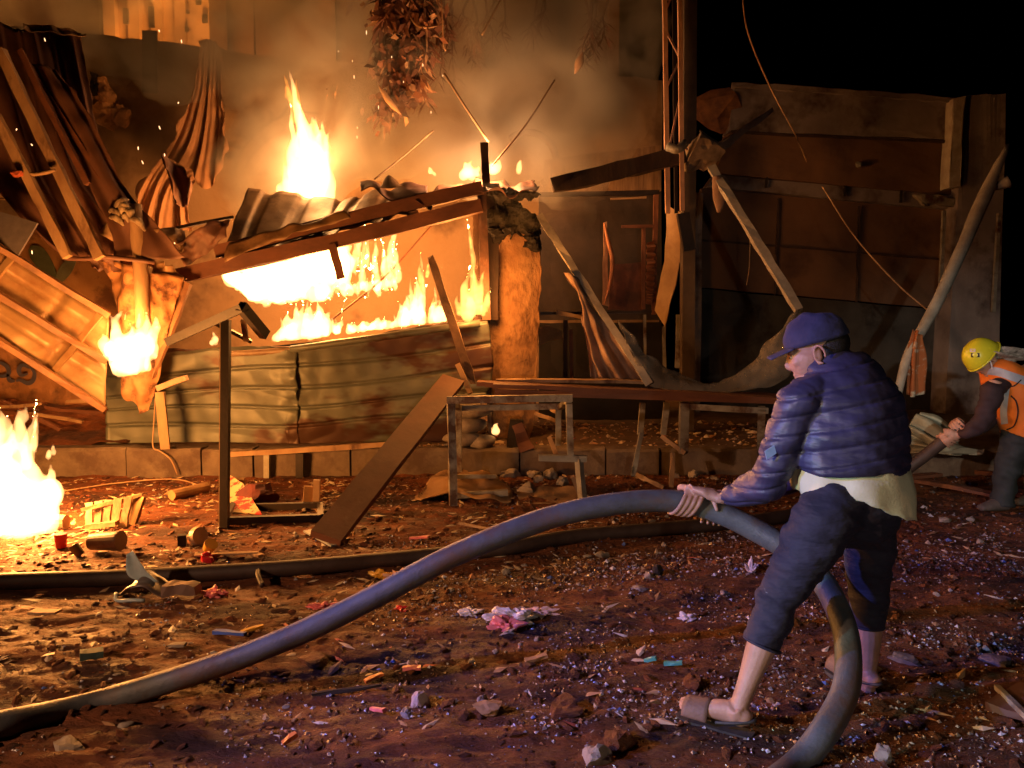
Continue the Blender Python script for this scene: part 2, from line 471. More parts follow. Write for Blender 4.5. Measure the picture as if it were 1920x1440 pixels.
# ------------------------------------------------------------------ compound wall behind the kiosk
def wallY(px): return 9.7 + px / 1920 * 1.0
def jag(x, a=0.05): return a * noise.noise(Vector((x * 2.3, 1, 0))) + a * .6 * noise.noise(Vector((x * 7, 4, 0)))
top = [(-250, 40), (45, 50), (130, 62), (290, 76), (400, 92), (520, 106), (640, 116), (820, 127), (1030, 130), (1075, 136), (1120, 139), (1170, 142), (1205, 146), (1243, 150)]
def top_at(px):
    for (a, b), (c, d) in zip(top, top[1:]):
        if a <= px <= c: return b + (d - b) * (px - a) / (c - a)
    return top[-1][1]
bw = thing('compound_wall', (P(500, 700, 10).x, 10, 0), 'tall pale plastered wall behind the burning kiosk, lit orange', 'wall')
rows = []
N_ = 90
cols = []
for i in range(N_ + 1):
    px = -250 + (1243 + 250) * i / N_
    Y = wallY(px)
    pt = P(px, top_at(px), Y); pt.z += jag(pt.x)
    cols.append((pt, Y))
vs, fs = [], []
for pt, Y in cols:
    for k in range(13):
        z = pt.z + (0.0 - pt.z) * k / 12
        off = 0.03 * noise.noise(Vector((pt.x * .8, 0, z * .8)))
        vs.append(Vector((pt.x, Y + off, z)))
    vs.append(Vector((pt.x, Y + .22, 0)))
    vs.append(Vector((pt.x, Y + .22, pt.z)))
for i in range(N_):
    for k in range(15):
        a = i * 15 + k; b = i * 15 + (k + 1) % 15
        fs.append((a, b, b + 15, a + 15))
fs.append(tuple(range(14, -1, -1))); fs.append(tuple(N_ * 15 + k for k in range(15)))
mobj('wall_face', vs, fs, PLASTER, bw)
# painted emblem: an arc with leaves (flat paint on the wall)
PAINT = plain('faded_brown_paint', (0.20, 0.11, 0.05), .8)
def stroke(pts, wd, Yf, mat, name, parent, closed_taper=True, dy=-0.045):
    ps = catmull([P(a, b, Yf(a)) for a, b in pts], 16)
    vs, fs = [], []
    for i, p in enumerate(ps):
        t = (ps[min(i + 1, 16)] - ps[max(i - 1, 0)]).normalized(); n = Vector((-t.z, 0, t.x))
        wv = wd * (math.sin(math.pi * (i + .6) / 17.2) ** .6 if closed_taper else 1)
        for sgn in (-1, 1):
            for d in (0, .004): vs.append(p + n * sgn * wv / 2 + Vector((0, dy - d, 0)))
    for i in range(16):
        a = i * 4
        fs += [(a, a + 2, a + 6, a + 4), (a + 1, a + 5, a + 7, a + 3), (a, a + 4, a + 5, a + 1), (a + 2, a + 3, a + 7, a + 6)]
    return mobj(name, vs, fs, mat, parent)
stroke([(440, 330), (455, 285), (485, 250), (520, 225), (560, 212), (600, 215)], .03, wallY, PAINT, 'painted_arc', bw)
stroke([(455, 335), (470, 300), (500, 268), (540, 245)], .018, wallY, PAINT, 'painted_arc', bw)
for (a, b, c, d) in ((470, 268, 445, 255), (482, 250, 468, 238), (497, 240, 484, 218), (512, 229, 502, 208), (530, 222, 540, 200), (458, 285, 430, 275), (450, 300, 425, 300)):
    stroke([(a, b), ((a + c) / 2 + 3, (b + d) / 2 - 4), (c, d)], .05, wallY, PAINT, 'painted_leaf', bw)
stroke([(410, 88), (450, 120), (495, 160), (520, 172)], .05, wallY, PLASTER, 'loose_render', bw, dy=-.05)
stroke([(820, 140), (1000, 140), (1190, 215)], .03, wallY, PLASTER, 'coping_edge', bw, dy=-.05)

# lower wall at the far left with brush-painted numerals
lw = thing('low_wall', (P(80, 700, 8.1).x, 8.1, KZ), 'orange plastered low wall with dark blue brushed numerals, far left', 'wall')
v_, f_ = sheet([[P(-200, 560, 8.2), P(30, 570, 8.2), P(215, 590, 8.2)], [P(-200, 700, 8.15), P(30, 700, 8.15), P(215, 700, 8.15)], [P(-200, 835, 8.05), P(30, 835, 8.05), P(215, 835, 8.05)]], 24, 14, .12, lambda u, v, p: .03 * noise.noise(p * 2) + .02 * noise.noise(p * 6), .02)
mobj('wall_face', v_, f_, M_('orange_plaster', (0.40, 0.19, 0.08), (0.26, 0.12, 0.05), 3, .85, .7, 14, c3=(.12, .06, .03), s3=2.5), lw)
BLUEPAINT = plain('dark_blue_paint', (0.07, 0.065, 0.11), .7)
Yl = lambda a: 8.10
for pts in ([(-6, 682), (8, 680), (20, 688), (22, 700), (10, 705), (-6, 700)], [(20, 700), (24, 712), (34, 714)], [(62, 690), (48, 684), (41, 693), (46, 703), (58, 700)], [(62, 688), (70, 698), (68, 712), (58, 718), (44, 712), (36, 714)]):
    stroke(pts, .045, Yl, BLUEPAINT, 'brushed_numeral', lw, dy=-.05)

# ------------------------------------------------------------------ buildings beyond the wall
fb = thing('ribbed_tower', (P(290, 600, 13).x, 13, 0), 'orange-lit ribbed pale facade rising above the wall, top left', 'building')
vs, fs = [], []
xa, xb = P(192, 0, 13).x, P(391, 0, 13).x
prof = []
nr = 9
for k in range(nr):
    x0 = xa + (xb - xa) * k / nr; x1 = xa + (xb - xa) * (k + 1) / nr
    d = (0.0, .10, .02, .12, .0, .08, .0, .03, .01)[k]
    prof += [(x0 + .005, d), (x1 - .005, d)]
pr = [(xa, .8)] + prof + [(xb, .8)]
for x_, d in pr:
    vs += [Vector((x_, 13 + d, 0)), Vector((x_, 13 + d, 8.5))]
for k in range(len(pr) - 1): fs.append((2 * k, 2 * k + 2, 2 * k + 3, 2 * k + 1))
n = len(pr); fs.append((0, 1, 2 * n - 1, 2 * n - 2)); fs.append(tuple(2 * k + 1 for k in range(n)))
mobj('facade', vs, fs, PALEFAR, fb)
for (a, b, h) in ((284, 32, 36), (372, 3, 10), (236, 30, 26), (384, 35, 14), (350, 55, 8), (352, 22, 6)):
    p = P(a, b, 12.97); s = 13 / FOC
    MB().add(box(p, 9 * s * (1 if h > 9 else .6), .04, h * s)).build('dark_opening', CHAR, fb)
b2 = thing('rear_building', (P(600, 600, 14.2).x, 14.2, 0), 'dim brown streaked building wall behind the smoke, above the tall flame', 'building')
mobj('facade', *box((P(700, 0, 14.4).x, 14.4, 4.2), 8.6, .4, 8.6), FARWALL, b2)
for k, px in enumerate((470, 620, 760, 900, 1040, 1150)):
    mobj('pilaster', *box((P(px, 0, 14.2).x, 14.15, 4.2), .14 + .05 * (k % 2), .1, 8.58), FARWALL, b2)
b3 = thing('left_rear_building', (P(40, 600, 14).x, 14, 0), 'dark brown building wall left of the ribbed orange facade', 'building')
mobj('facade', *box((P(-60, 0, 14).x, 14.2, 4.2), 4.9, .4, 8.5), FARWALL, b3)
mobj('pilaster', *box((P(178, 0, 13.9).x, 13.93, 4.2), .14, .12, 8.4), FARWALL, b3)

# ------------------------------------------------------------------ shuttered shop on the right
sh = thing('shuttered_shop', (P(1580, 700, 10).x, 10, 0), 'dark closed shop with grey parapet and orange shutter panel, behind the man', 'building')
def quadblock(name, pl, mat, Y, th, parent, nu=10, nv=6, amp=.012, tear=.012):
    a, b, c, d = pl   # tl tr br bl pixels
    v_, f_ = sheet([[P(*a, Y), P(*b, Y)], [P(*d, Y), P(*c, Y)]], nu, nv, 0.01, lambda u, v, p: amp * noise.noise(p * 3), tear)
    m = len(v_) // 2
    v_ = [v if i < m else v + Vector((0, th, 0)) for i, v in enumerate(v_)]
    return mobj(name, v_, f_, mat, parent)
quadblock('parapet', ((1375, 163), (1795, 190), (1790, 262), (1368, 245)), SHOPGREY, 9.9, .3, sh)
quadblock('sign_fascia', ((1368, 245), (1790, 263), (1785, 366), (1342, 324)), SHOPORANGE, 9.97, .3, sh, amp=.02)
quadblock('lintel', ((1340, 327), (1785, 368), (1775, 392), (1325, 350)), SHOPGREY, 10.02, .3, sh)
quadblock('pier', ((1808, 180), (1886, 175), (1870, 800), (1770, 800)), SHOPGREY, 9.8, .35, sh)
quadblock('pier_trim', ((1788, 185), (1810, 180), (1800, 350), (1780, 352)), WHITEWOOD, 9.74, .2, sh, amp=.005)
quadblock('shutter_panel', ((1315, 353), (1768, 394), (1762, 578), (1308, 538)), SHOPORANGE, 10.12, .1, sh, amp=.02)
quadblock('lower_wall', ((1308, 541), (1765, 581), (1770, 830), (1300, 830)), M_('sooty_render', (0.075, 0.068, 0.06), (0.04, 0.034, 0.03), 2, .9, .5, 12, c3=(.02, .015, .012), s3=1.5), 10.16, .2, sh)
quadblock('side_pier', ((1300, 360), (1318, 362), (1312, 820), (1290, 820)), SHOPGREY, 9.95, .3, sh, nu=3)
MB().add(bar(P(1770, 395, 9.78), P(1762, 560, 9.78), .04, .04)).build('downpipe', GREYMETAL, sh)
MB().add(bar(P(1873, 400, 9.7), P(1862, 585, 9.7), .04, .04)).build('downpipe', GREYMETAL, sh)
for a, b in (((1437, 330), (1436, 352)), ((1585, 345), (1584, 368)), ((1690, 355), (1689, 380))):
    mobj('joint_strip', *bar(P(*a, 9.99), P(*b, 9.99), .03, .02, jit=.003), CHAR, sh)
for a, b in (((1460, 372), (1452, 552)), ((1610, 386), (1606, 566)), ((1312, 450), (1766, 486))):
    mobj('panel_seam', *bar(P(*a, 10.09), P(*b, 10.09), .022, .02, seg=8, jit=.004), M_('seam_rust', (.07, .04, .025), (.04, .02, .015), 8, .8, .3), sh)
mobj('parapet_cap', *bar(P(1372, 160, 9.85), P(1792, 189, 9.85), .05, .06, up=(0, 0, 1), seg=16, jit=.012), SHOPGREY, sh)
mobj('fascia_batten', *bar(P(1370, 247, 9.90), P(1786, 266, 9.90), .025, .03, up=(0, 0, 1), seg=12, jit=.006), WOODDARK, sh)
mobj('broken_bracket', *rock(P(1610, 312, 9.93), .05, 3, flat=.8), GREYMETAL, sh)
quadblock('torn_flashing', ((1718, 362), (1800, 372), (1792, 388), (1725, 382)), GREYMETAL, 9.85, .05, sh, tear=.05)
# hole broken in the left end of the parapet
v_, f_ = rock(P(1352, 235, 10.1), .32, 5, flat=.9)
mobj('broken_brickwork', v_, f_, M_('broken_brick', (.30, .13, .05), (.12, .05, .03), 6, .9, .8), sh)
# ================================================================== THE BURNING KIOSK
def on_pave(px, Y): p = P(px, 600, Y); return Vector((p.x, Y, KZ))
ki = thing('kiosk', on_pave(560, 7.6), 'burning tin-clad kiosk with flames inside and a sagging corrugated roof', 'kiosk')
# cladding: horizontal tin bands, each with a rolled top edge
L_ = [(193, 664), (196, 706), (199, 742), (201, 768), (203, 800), (206, 836)]
Mid = [(560, 650), (560, 688), (560, 726), (560, 762), (560, 796), (560, 838)]
Rr = [(914, 597), (922, 645), (925, 690), (915, 735), (890, 775), (850, 836)]
def lerp2(p, q, t): return (p[0] + (q[0] - p[0]) * t, p[1] + (q[1] - p[1]) * t)
def clad(x0, x1, sd, yoff):
    def col(k, t):   # t along the front, 0 left .. 1 right
        if t < .5: return lerp2(L_[k], Mid[k], t * 2)
        return lerp2(Mid[k], Rr[k], t * 2 - 1)
    ts = [x0 + (x1 - x0) * i / 5 for i in range(6)]
    rows = []
    for k in range(6):
        r = []
        for t in ts:
            px, py = col(k, t)
            py += 4 * math.sin(t * 9 + k) if 0 < k < 5 else (5 * math.sin(t * 14) if k == 0 else 0)
            r.append(P(px, py, 7.34 + .05 * math.sin(t * 6 + sd) + yoff))
        rows.append(r)
    def d(u, v, p):
        q = v * 5
        w = q - round(q)
        rib = .022 * math.exp(-(abs(w) / .085) ** 3)
        n1 = noise.noise(Vector((p.x * .9 + sd, 3, p.z * 1.5)))
        crease = abs(noise.noise(Vector((p.x * 1.6, sd, p.z * 3.2))))
        crush = max(0, 1 - abs(u - (1 if sd == 1 else 0)) / .14) * .05 * noise.noise(Vector((p.x * 7, sd, p.z * 9)))
        return rib + .09 * n1 - .05 * crease + .012 * noise.noise(p * 6) + crush
    v_, f_ = sheet(rows, 90, 130, .004, d, .02, sd)
    v_ = [Vector((v.x, v.y, max(v.z, KZ + .004))) for v in v_]
    mobj('cladding_sheet', v_, f_, TIN, ki, smooth=True)
clad(0, .50, 1, .0); clad(.47, 1.0, 2, .035)
# folded rim and charred counter edge behind the cladding
v_, f_ = sheet([[P(300, 655, 7.5), P(560, 646, 7.5), P(912, 592, 7.55)], [P(300, 676, 7.37), P(560, 664, 7.36), P(912, 600, 7.42)]], 60, 6, .01, lambda u, v, p: .03 * noise.noise(p * 7), .02)
mobj('counter_edge', v_, f_, M_('charred_counter', (.10, .035, .02), (.03, .015, .01), 9, .8, .8), ki, smooth=True)
mobj('counter_rail', *tube([P(425, 664, 7.30), P(545, 656, 7.29), P(700, 634, 7.28)], .030, 10, rr=.2), M_('scorched_pipe', (.32, .24, .15), (.18, .1, .06), 6, .5, .3), ki, smooth=True)
mobj('counter_rail', *tube([P(545, 655, 7.28), P(700, 634, 7.28), P(900, 606, 7.33)], .034, 10, rr=.3), TIN, ki, smooth=True)
# side and back tin walls (seen only from the side, keep the fire boxed in)
quadblock('side_wall', ((905, 470), (912, 470), (925, 830), (915, 830)), TIN, 7.5, 1.2, ki, nu=3)
# counter planks inside, below the fire
quadblock('inner_floor', ((330, 668), (905, 606), (900, 700), (330, 720)), CHAR, 7.65, .9, ki, amp=.03)
# corner posts
mobj('corner_post', *bar(P(903, 352, 7.45), P(912, 600, 7.45), .085, .08, jit=.004), M_('scorched_post', (.16, .07, .04), (.06, .03, .02), 5, .7, .5), ki)
mobj('corner_post', *bar(P(925, 345, 7.62), P(922, 600, 7.62), .12, .1, jit=.006), WOODDARK, ki)
mobj('inner_flashing', *bar(P(893, 400, 7.6), P(897, 596, 7.6), .07, .02, jit=.003), ROOFTIN, ki)
# eaves beams
mobj('eaves_beam', *bar(P(322, 520, 7.30), P(905, 385, 7.34), .10, .13, up=(0, 0, 1), seg=14, jit=.006, ragged=.1), WOODRED, ki)
mobj('eaves_beam', *bar(P(405, 472, 7.38), P(905, 352, 7.40), .08, .12, up=(0, 0, 1), seg=14, jit=.006), WOODRED, ki)
mobj('hanging_stub', *bar(P(622, 458, 7.27), P(640, 522, 7.27), .07, .05, jit=.004), WOODRED, ki)
mobj('eaves_batten', *bar(P(462, 480, 7.36), P(870, 392, 7.38), .02, .02, seg=10, jit=.003), WOODPALE, ki)
mobj('ridge_pole', *bar(P(908, 268, 7.75), P(912, 350, 7.75), .075, .07, jit=.004), WOODDARK, ki)
# roof: corrugated sheets falling towards us
def corr(n, amp, cr=.02, sd=0):
    return lambda u, v, p: amp * .85 * math.exp(-(((u * n) % 1 - .5) / .15) ** 4) + cr * noise.noise(p * 3 + Vector((sd, 0, 0))) + cr * .5 * noise.noise(p * 9)
v_, f_ = sheet([[P(466, 352, 8.25), P(560, 364, 8.25), P(650, 372, 8.25)], [P(440, 415, 7.8), P(530, 420, 7.8), P(640, 405, 7.8)], [P(415, 486, 7.32), P(510, 470, 7.32), P(610, 440, 7.32)]], 70, 22, .004, corr(2.6, .038, .012), .02, 1)
mobj('roof_sheet', v_, f_, ROOFTIN, ki, smooth=True)
v_, f_ = sheet([[P(648, 372, 8.2), P(720, 352, 8.2), P(800, 366, 8.2)], [P(615, 410, 7.8), P(700, 385, 7.8), P(790, 380, 7.8)], [P(560, 452, 7.32), P(690, 420, 7.32), P(780, 396, 7.32)]], 60, 18, .004, corr(2.6, .034, .022, 4), .04, 2)
mobj('roof_sheet', v_, f_, ROOFTIN, ki, smooth=True)
v_, f_ = sheet([[P(770, 350, 8.2), P(880, 340, 8.2), P(1000, 345, 8.2)], [P(780, 385, 7.36), P(860, 366, 7.36), P(1010, 356, 7.36)]], 50, 14, .004, corr(3, .06, .05, 9), .05, 3)
mobj('roof_sheet', v_, f_, M_('burnt_roof_tin', (.30, .13, .07), (.10, .04, .03), 5, .6, .5), ki, smooth=True)
v_, f_ = sheet([[P(676, 340, 7.9), P(700, 338, 7.9), P(730, 360, 7.9), P(760, 342, 7.9), P(800, 350, 7.9)], [P(676, 356, 7.6), P(705, 350, 7.6), P(732, 374, 7.6), P(768, 368, 7.6), P(800, 362, 7.6)]], 40, 8, .012, lambda u, v, p: .02 * noise.noise(p * 8), .02, 5)
mobj('curled_ridge_sheet', v_, f_, RUSTDARK, ki, smooth=True)
v_, f_ = sheet([[P(712, 352, 7.75), P(728, 328, 7.8), P(752, 348, 7.75)], [P(708, 352, 7.6), P(730, 352, 7.6), P(756, 350, 7.6)]], 10, 6, .006, None, .01)
mobj('bent_flap', v_, f_, ROOFTIN, ki)
v_, f_ = sheet([[P(650, 392, 7.30), P(560, 420, 7.30), P(430, 455, 7.30)], [P(660, 410, 7.24), P(560, 436, 7.24), P(420, 490, 7.24)]], 40, 6, .004, lambda u, v, p: .04 * noise.noise(p * 6), .03, 8)
mobj('roof_edge_fold', v_, f_, ROOFTIN, ki, smooth=True)
# crumpled burnt skirt under the left end of the roof
for i, (a, b, c, d) in enumerate((((250, 440), (345, 430), (350, 470), (260, 485)), ((330, 460), (430, 410), (425, 440), (345, 500)), ((200, 455), (290, 470), (285, 500), (215, 492)), ((280, 490), (350, 520), (340, 545), (290, 520)), ((150, 478), (230, 484), (228, 510), (180, 500)))):
    v_, f_ = sheet([[P(*a, 7.2), P((a[0] + b[0]) / 2, (a[1] + b[1]) / 2 - 8, 7.05), P(*b, 7.2)], [P(*d, 7.1), P((c[0] + d[0]) / 2, (c[1] + d[1]) / 2 + 6, 7.2), P(*c, 7.1)]], 26, 14, .004, lambda u, v, p, i=i: .07 * noise.noise(p * 7 + Vector((i, 0, 0))) + .03 * noise.noise(p * 17), .03, i)
    mobj('crumpled_sheet', v_, f_, (ROOFTIN, RUSTDARK, CLOTHBROWN)[i % 3], ki, smooth=True)

# ---- board and charred sticks leaning on the kiosk
def single(name, vf, mat, label, cat, group=None, smooth=False):
    o = mobj(name, vf[0], vf[1], mat, smooth=smooth); return tag(o, label, cat, group)
single('burnt_board', bar(P(350, 528, 7.12), P(268, 728, 7.05), .14, .03, up=(-.5, -1, 0), seg=10, jit=.006, ragged=.05), M_('scorched_board', (.30, .14, .06), (.10, .045, .025), 3, .7, .5),
       'scorched brown board leaning down right beside the hanging flame', 'board')
v_, f_ = sheet([[P(188, 488, 7.15), P(240, 500, 7.0), P(345, 522, 7.1)], [P(212, 560, 7.1), P(260, 570, 6.98), P(328, 580, 7.08)], [P(228, 655, 7.08), P(262, 650, 6.97), P(308, 660, 7.05)], [P(228, 735, 7.05), P(252, 745, 6.98), P(292, 735, 7.03)], [P(262, 768, 7.02), P(268, 776, 7.0), P(276, 770, 7.02)]], 46, 60, .005,
    lambda u, v, p: .075 * noise.noise(Vector((p.x * 7, p.z * 1.8, 2))) + .03 * noise.noise(p * 11), .03, 4)
single('burnt_sheet', (v_, f_), CLOTHBROWN, 'crumpled burnt orange-brown sheet hanging to a point under the kiosk roof end', 'hanging cloth', smooth=True)
single('roof_pole', tube([P(252, 384, 7.0), P(262, 480, 6.98), P(268, 600, 6.96), P(272, 650, 6.96)], .062, 12, rr=.1), WOODPALE, 'upright pale round pole with torn top above the small hanging fire', 'pole', smooth=True)
single('pole_stump', tube([P(236, 398, 7.05), P(218, 425, 7.02), P(204, 448, 7.0)], .085, 12, rr=.1), WOODPALE, 'short thick pale pole stump slanting left of the upright round pole', 'pole', smooth=True)
b = MB()
for i in range(12):
    a = (215 + random.uniform(-12, 30), 395 + random.uniform(-10, 20)); c = (a[0] + random.uniform(10, 32), a[1] + random.uniform(-28, 24))
    b.add(tube([P(*a, 6.95), P((a[0] + c[0]) / 2, (a[1] + c[1]) / 2 - 9, 6.9), P(*c, 6.95)], [.012, .03, .01], 6, rr=.6))
tag(b.build('rag', M_('grey_rag', (.42, .33, .22), (.1, .06, .04), 9, .9, .5), smooth=True), 'knotted burnt rag wrapped round the torn top of the upright pole', 'rag')
single('strut', bar(P(330, 428, 7.6), P(438, 407, 7.8), .03, .05, seg=4, jit=.003), WOODDARK, 'thin dark strut running up right to the edge of the corrugated roof', 'wood strut')
single('charred_stick', bar(P(808, 484, 7.20), P(886, 718, 7.12), .075, .05, seg=10, jit=.006, ragged=.3), M_('half_charred', (.26, .15, .09), (.05, .03, .02), 3, .8, .6), 'long half-charred stick leaning across the right end of the kiosk front', 'stick')
single('short_stick', bar(P(858, 683, 7.08), P(882, 738, 6.95), .045, .03, seg=4, jit=.003), WOODPALE, 'short pale stick leaning beside the foot of the charred stick', 'stick')
single('red_plank', bar(P(850, 712, 7.0), G(610, 1010, .05), .21, .05, up=(0, -1, .6), seg=8, jit=.003), M_('red_brown_plank', (.17, .062, .03), (.11, .04, .02), 4, .65, .3), 'wide red-brown plank leaning from the table to the muddy ground', 'plank')
single('metal_strip', bar(GZ(578, 1000, .02), GZ(630, 1028, .02), .07, .012, up=(0, 0, 1), seg=3), plain('grey_blue_strip', (.25, .27, .28)), 'grey flat strip on the mud under the foot of the red-brown plank', 'metal strip')
single('wooden_strip', bar(P(300, 735, 7.0), P(311, 842, 7.0), .085, .03, seg=4, jit=.003), WOODPALE, 'pale wooden slat hanging upright against the tin front, left', 'wood slat')
single('bent_bracket', bar(P(296, 728, 6.98), P(350, 708, 6.95), .05, .06, seg=3, jit=.005), M_('peach_timber', (.5, .3, .2), (.35, .2, .12), 8), 'short broken pale timber at the top of the hanging slat', 'timber')
single('front_rail', bar(P(430, 852, 6.95), P(742, 832, 7.0), .045, .045, seg=8, jit=.004), WOODPALE, 'long pale wooden rail lying along the kerb top below the kiosk', 'wood rail')
for k, (px, h) in enumerate(((500, 0), (562, 0))):
    single('kerb_peg', bar(P(px, 850, 6.98), G(px, 896, .0), .05 + .02 * k, .03, seg=2), BLACKMETAL if k else GREYMETAL, ('thin grey peg' if not k else 'black perforated bracket') + ' standing against the kerb under the pale rail', 'peg')

# ---- bent steel frame standing in front of the kiosk
fr = thing('steel_frame', GZ(422, 985), 'bent dark steel frame with tall post and folded top in front of the kiosk', 'metal frame')
Yf = GZ(422, 985).y
mobj('post', *bar(P(424, 600, Yf), GZ(421, 988), .055, .05, seg=2), BLACKMETAL, fr)
mobj('side_strip', *bar(P(416, 605, Yf + .05), GZ(414, 985), .02, .03, seg=2), M_('tan_edge', (.32, .2, .11), None, 8), fr)
mobj('top_bar', *bar(P(316, 640, Yf + .3), P(457, 576, Yf - .15), .06, .06, up=(0, -.3, 1), seg=2), BLACKMETAL, fr)
mobj('top_bar', *bar(P(452, 574, Yf - .15), P(497, 628, Yf + .1), .055, .07, up=(0, -.3, 1), seg=2), BLACKMETAL, fr)
mobj('brace', *bar(P(400, 604, Yf + .1), P(470, 640, Yf + .45), .025, .03, seg=2), BLACKMETAL, fr)
mobj('brace', *bar(P(456, 600, Yf), P(462, 640, Yf + .05), .035, .02, seg=2), WOODPALE, fr)
g0, g1, g2, g3 = GZ(421, 984, .03), GZ(601, 978, .03), GZ(600, 955, .03), GZ(470, 958, .03)
mobj('foot_bar', *bar(g0, g1, .05, .05, up=(0, 0, 1), seg=3), BLACKMETAL, fr)
mobj('foot_bar', *bar(g1, g2, .045, .05, up=(0, 0, 1), seg=2), BLACKMETAL, fr)
mobj('foot_bar', *bar(g2, g3, .045, .05, up=(0, 0, 1), seg=2), BLACKMETAL, fr)
mobj('foot_bar', *bar(GZ(440, 950, .03), g0, .04, .04, up=(0, 0, 1), seg=2), BLACKMETAL, fr)

# ================================================================== FALLEN AWNING, left
aw = thing('fallen_awning', P(150, 480, 6.9), 'collapsed dark rusty awning sheet hanging down across the top left', 'awning')
v_, f_ = sheet([[P(-140, 20, 7.4), P(0, 42, 7.5), P(70, 52, 7.6), P(152, 62, 7.7)], [P(-90, 180, 7.1), P(30, 190, 7.2), P(100, 185, 7.3), P(172, 180, 7.5)], [P(-20, 330, 6.95), P(75, 330, 7.0), P(150, 330, 7.1), P(205, 325, 7.25)], [P(60, 430, 6.85), P(140, 430, 6.95), P(220, 428, 7.0), P(285, 425, 7.1)], [P(122, 482, 6.85), P(170, 483, 6.9), P(220, 480, 6.95), P(285, 470, 7.05)]], 80, 60, .005,
    lambda u, v, p: .05 * (abs(math.sin(u * 9.0 + .5)) ** 5) + .02 * noise.noise(p * 4) - .03 * (abs(math.sin(u * 21 + 1)) ** 12), .02, 2)
mobj('awning_sheet', v_, f_, RUSTDARK, aw, smooth=True)
v_, f_ = sheet([[P(40, 43, 7.5), P(90, 52, 7.6), P(160, 60, 7.7)], [P(45, 50, 7.45), P(95, 62, 7.55), P(160, 66, 7.65)]], 20, 3, .006, lambda u, v, p: .04 * noise.noise(p * 9), .02)
mobj('frayed_edge', v_, f_, WOODPALE, aw)
v_, f_ = sheet([[P(50, 110, 7.15), P(80, 118, 7.2), P(108, 128, 7.25)], [P(105, 230, 7.02), P(140, 222, 7.1), P(168, 215, 7.15)], [P(165, 345, 6.95), P(200, 335, 7.0), P(236, 350, 7.05)], [P(205, 430, 6.9), P(250, 425, 6.95), P(300, 428, 7.0)], [P(215, 484, 6.88), P(280, 488, 6.95), P(348, 482, 7.0)]], 40, 50, .005, lambda u, v, p: .035 * (abs(math.sin(u * 5 + .4)) ** 4) + .03 * noise.noise(p * 4), .03)
mobj('awning_sheet', v_, f_, RUSTDARK, aw, smooth=True)
mobj('rafter', *bar(P(-8, 215, 6.80), P(128, 482, 6.75), .075, .06, seg=12, jit=.006), WOODPALE, aw)
mobj('rafter', *bar(P(0, 95, 6.95), P(188, 484, 6.78), .085, .06, seg=12, jit=.006), WOODPALE, aw)
mobj('rafter', *bar(P(38, 95, 7.1), P(165, 345, 6.95), .05, .05, seg=10, jit=.006), WOODRED, aw)
mobj('rafter', *bar(P(70, 150, 7.15), P(238, 402, 6.98), .045, .05, seg=10, jit=.006), WOODRED, aw)
mobj('folded_seam', *tube([P(42, 318, 6.78), P(62, 327, 6.77), P(85, 324, 6.77), P(103, 319, 6.77)], .016, 6, rr=.5), WOODPALE, aw, smooth=True)
mobj('lower_lip', *tube([P(120, 484, 6.8), P(160, 486, 6.8), P(205, 482, 6.82), P(290, 492, 6.95)], .02, 6, rr=.6), RUSTDARK, aw, smooth=True)
single('red_knot', rock(P(33, 330, 6.72), .055, 3), plain('dull_red_cloth', (.45, .10, .05)), 'small red cloth knot on the pale rafter of the fallen awning', 'cloth knot')
single('dark_plate', bar(P(281, 58, 9.45), P(281, 174, 9.45), .17, .03, seg=3), BLACKMETAL, 'dark upright plate hanging on the pale wall, top left', 'metal plate')
# hole and rags on the wall by the awning
for i, (px, py, s) in enumerate(((180, 155, .16), (205, 205, .26), (225, 215, .17), (195, 175, .2))):
    w2 = s / 9.72 * FOC
    single('broken_plaster', sheet([[P(px - w2 * .6, py - w2 * .4, 9.68), P(px, py - w2 * .7, 9.62), P(px + w2 * .5, py - w2 * .3, 9.68)], [P(px - w2 * .7, py + w2 * .1, 9.66), P(px, py, 9.55), P(px + w2 * .7, py + w2 * .1, 9.66)], [P(px - w2 * .3, py + w2 * .7, 9.68), P(px + w2 * .1, py + w2 * .9, 9.62), P(px + w2 * .6, py + w2 * .5, 9.68)]], 24, 24, .02, lambda u, v, p, i=i: .10 * noise.noise(p * 7 + Vector((i, 0, 0))) + .04 * noise.noise(p * 19), .10, i), (CHAR, BARK, BARK, BARK)[i], ('black hole edge in the wall beside the awning', 'ragged lump of broken yellow plaster beside the awning edge', 'small broken plaster lump right of the larger one', 'pale plaster lump under the black hole in the wall')[i], 'plaster')
# curtain bundle hanging from the wall top
def curtain(name, rows, nf, amp, mat, label, Yb, sd=0, nu=70, nv=30):
    rr_ = [[P(x, y, Yb + .1 * math.sin(i)) for i, (x, y) in enumerate(r)] for r in rows]
    def fold(u, v, p):
        w_ = u + .10 * noise.noise(Vector((u * 2.2, v * 1.3, sd))) + .05 * noise.noise(Vector((u * 5, v * .8, sd + 4)))
        a_ = .35 + .9 * abs(noise.noise(Vector((u * 3.1, v * .7, sd + 9))))
        return amp * (.3 + v) * a_ * (math.sin(w_ * nf * 2 * math.pi) + .5 * math.sin(w_ * nf * 4.7 * math.pi)) + .05 * noise.noise(p * 3) + .015 * noise.noise(p * 14)
    vf = sheet(rr_, nu * 2, nv, .004, fold, .07, sd)
    return single(name, vf, mat, label, 'curtain', smooth=True)
curtain('curtain', [[(376, 78), (392, 72), (410, 82)], [(364, 160), (390, 158), (418, 165)], [(336, 238), (378, 262), (424, 244)], [(300, 304), (345, 316), (386, 352), (430, 286)]], 2.9, .065, CLOTHTAN, 'gathered tan cloth draped from the wall top left of the tall flame', 9.3, 1)
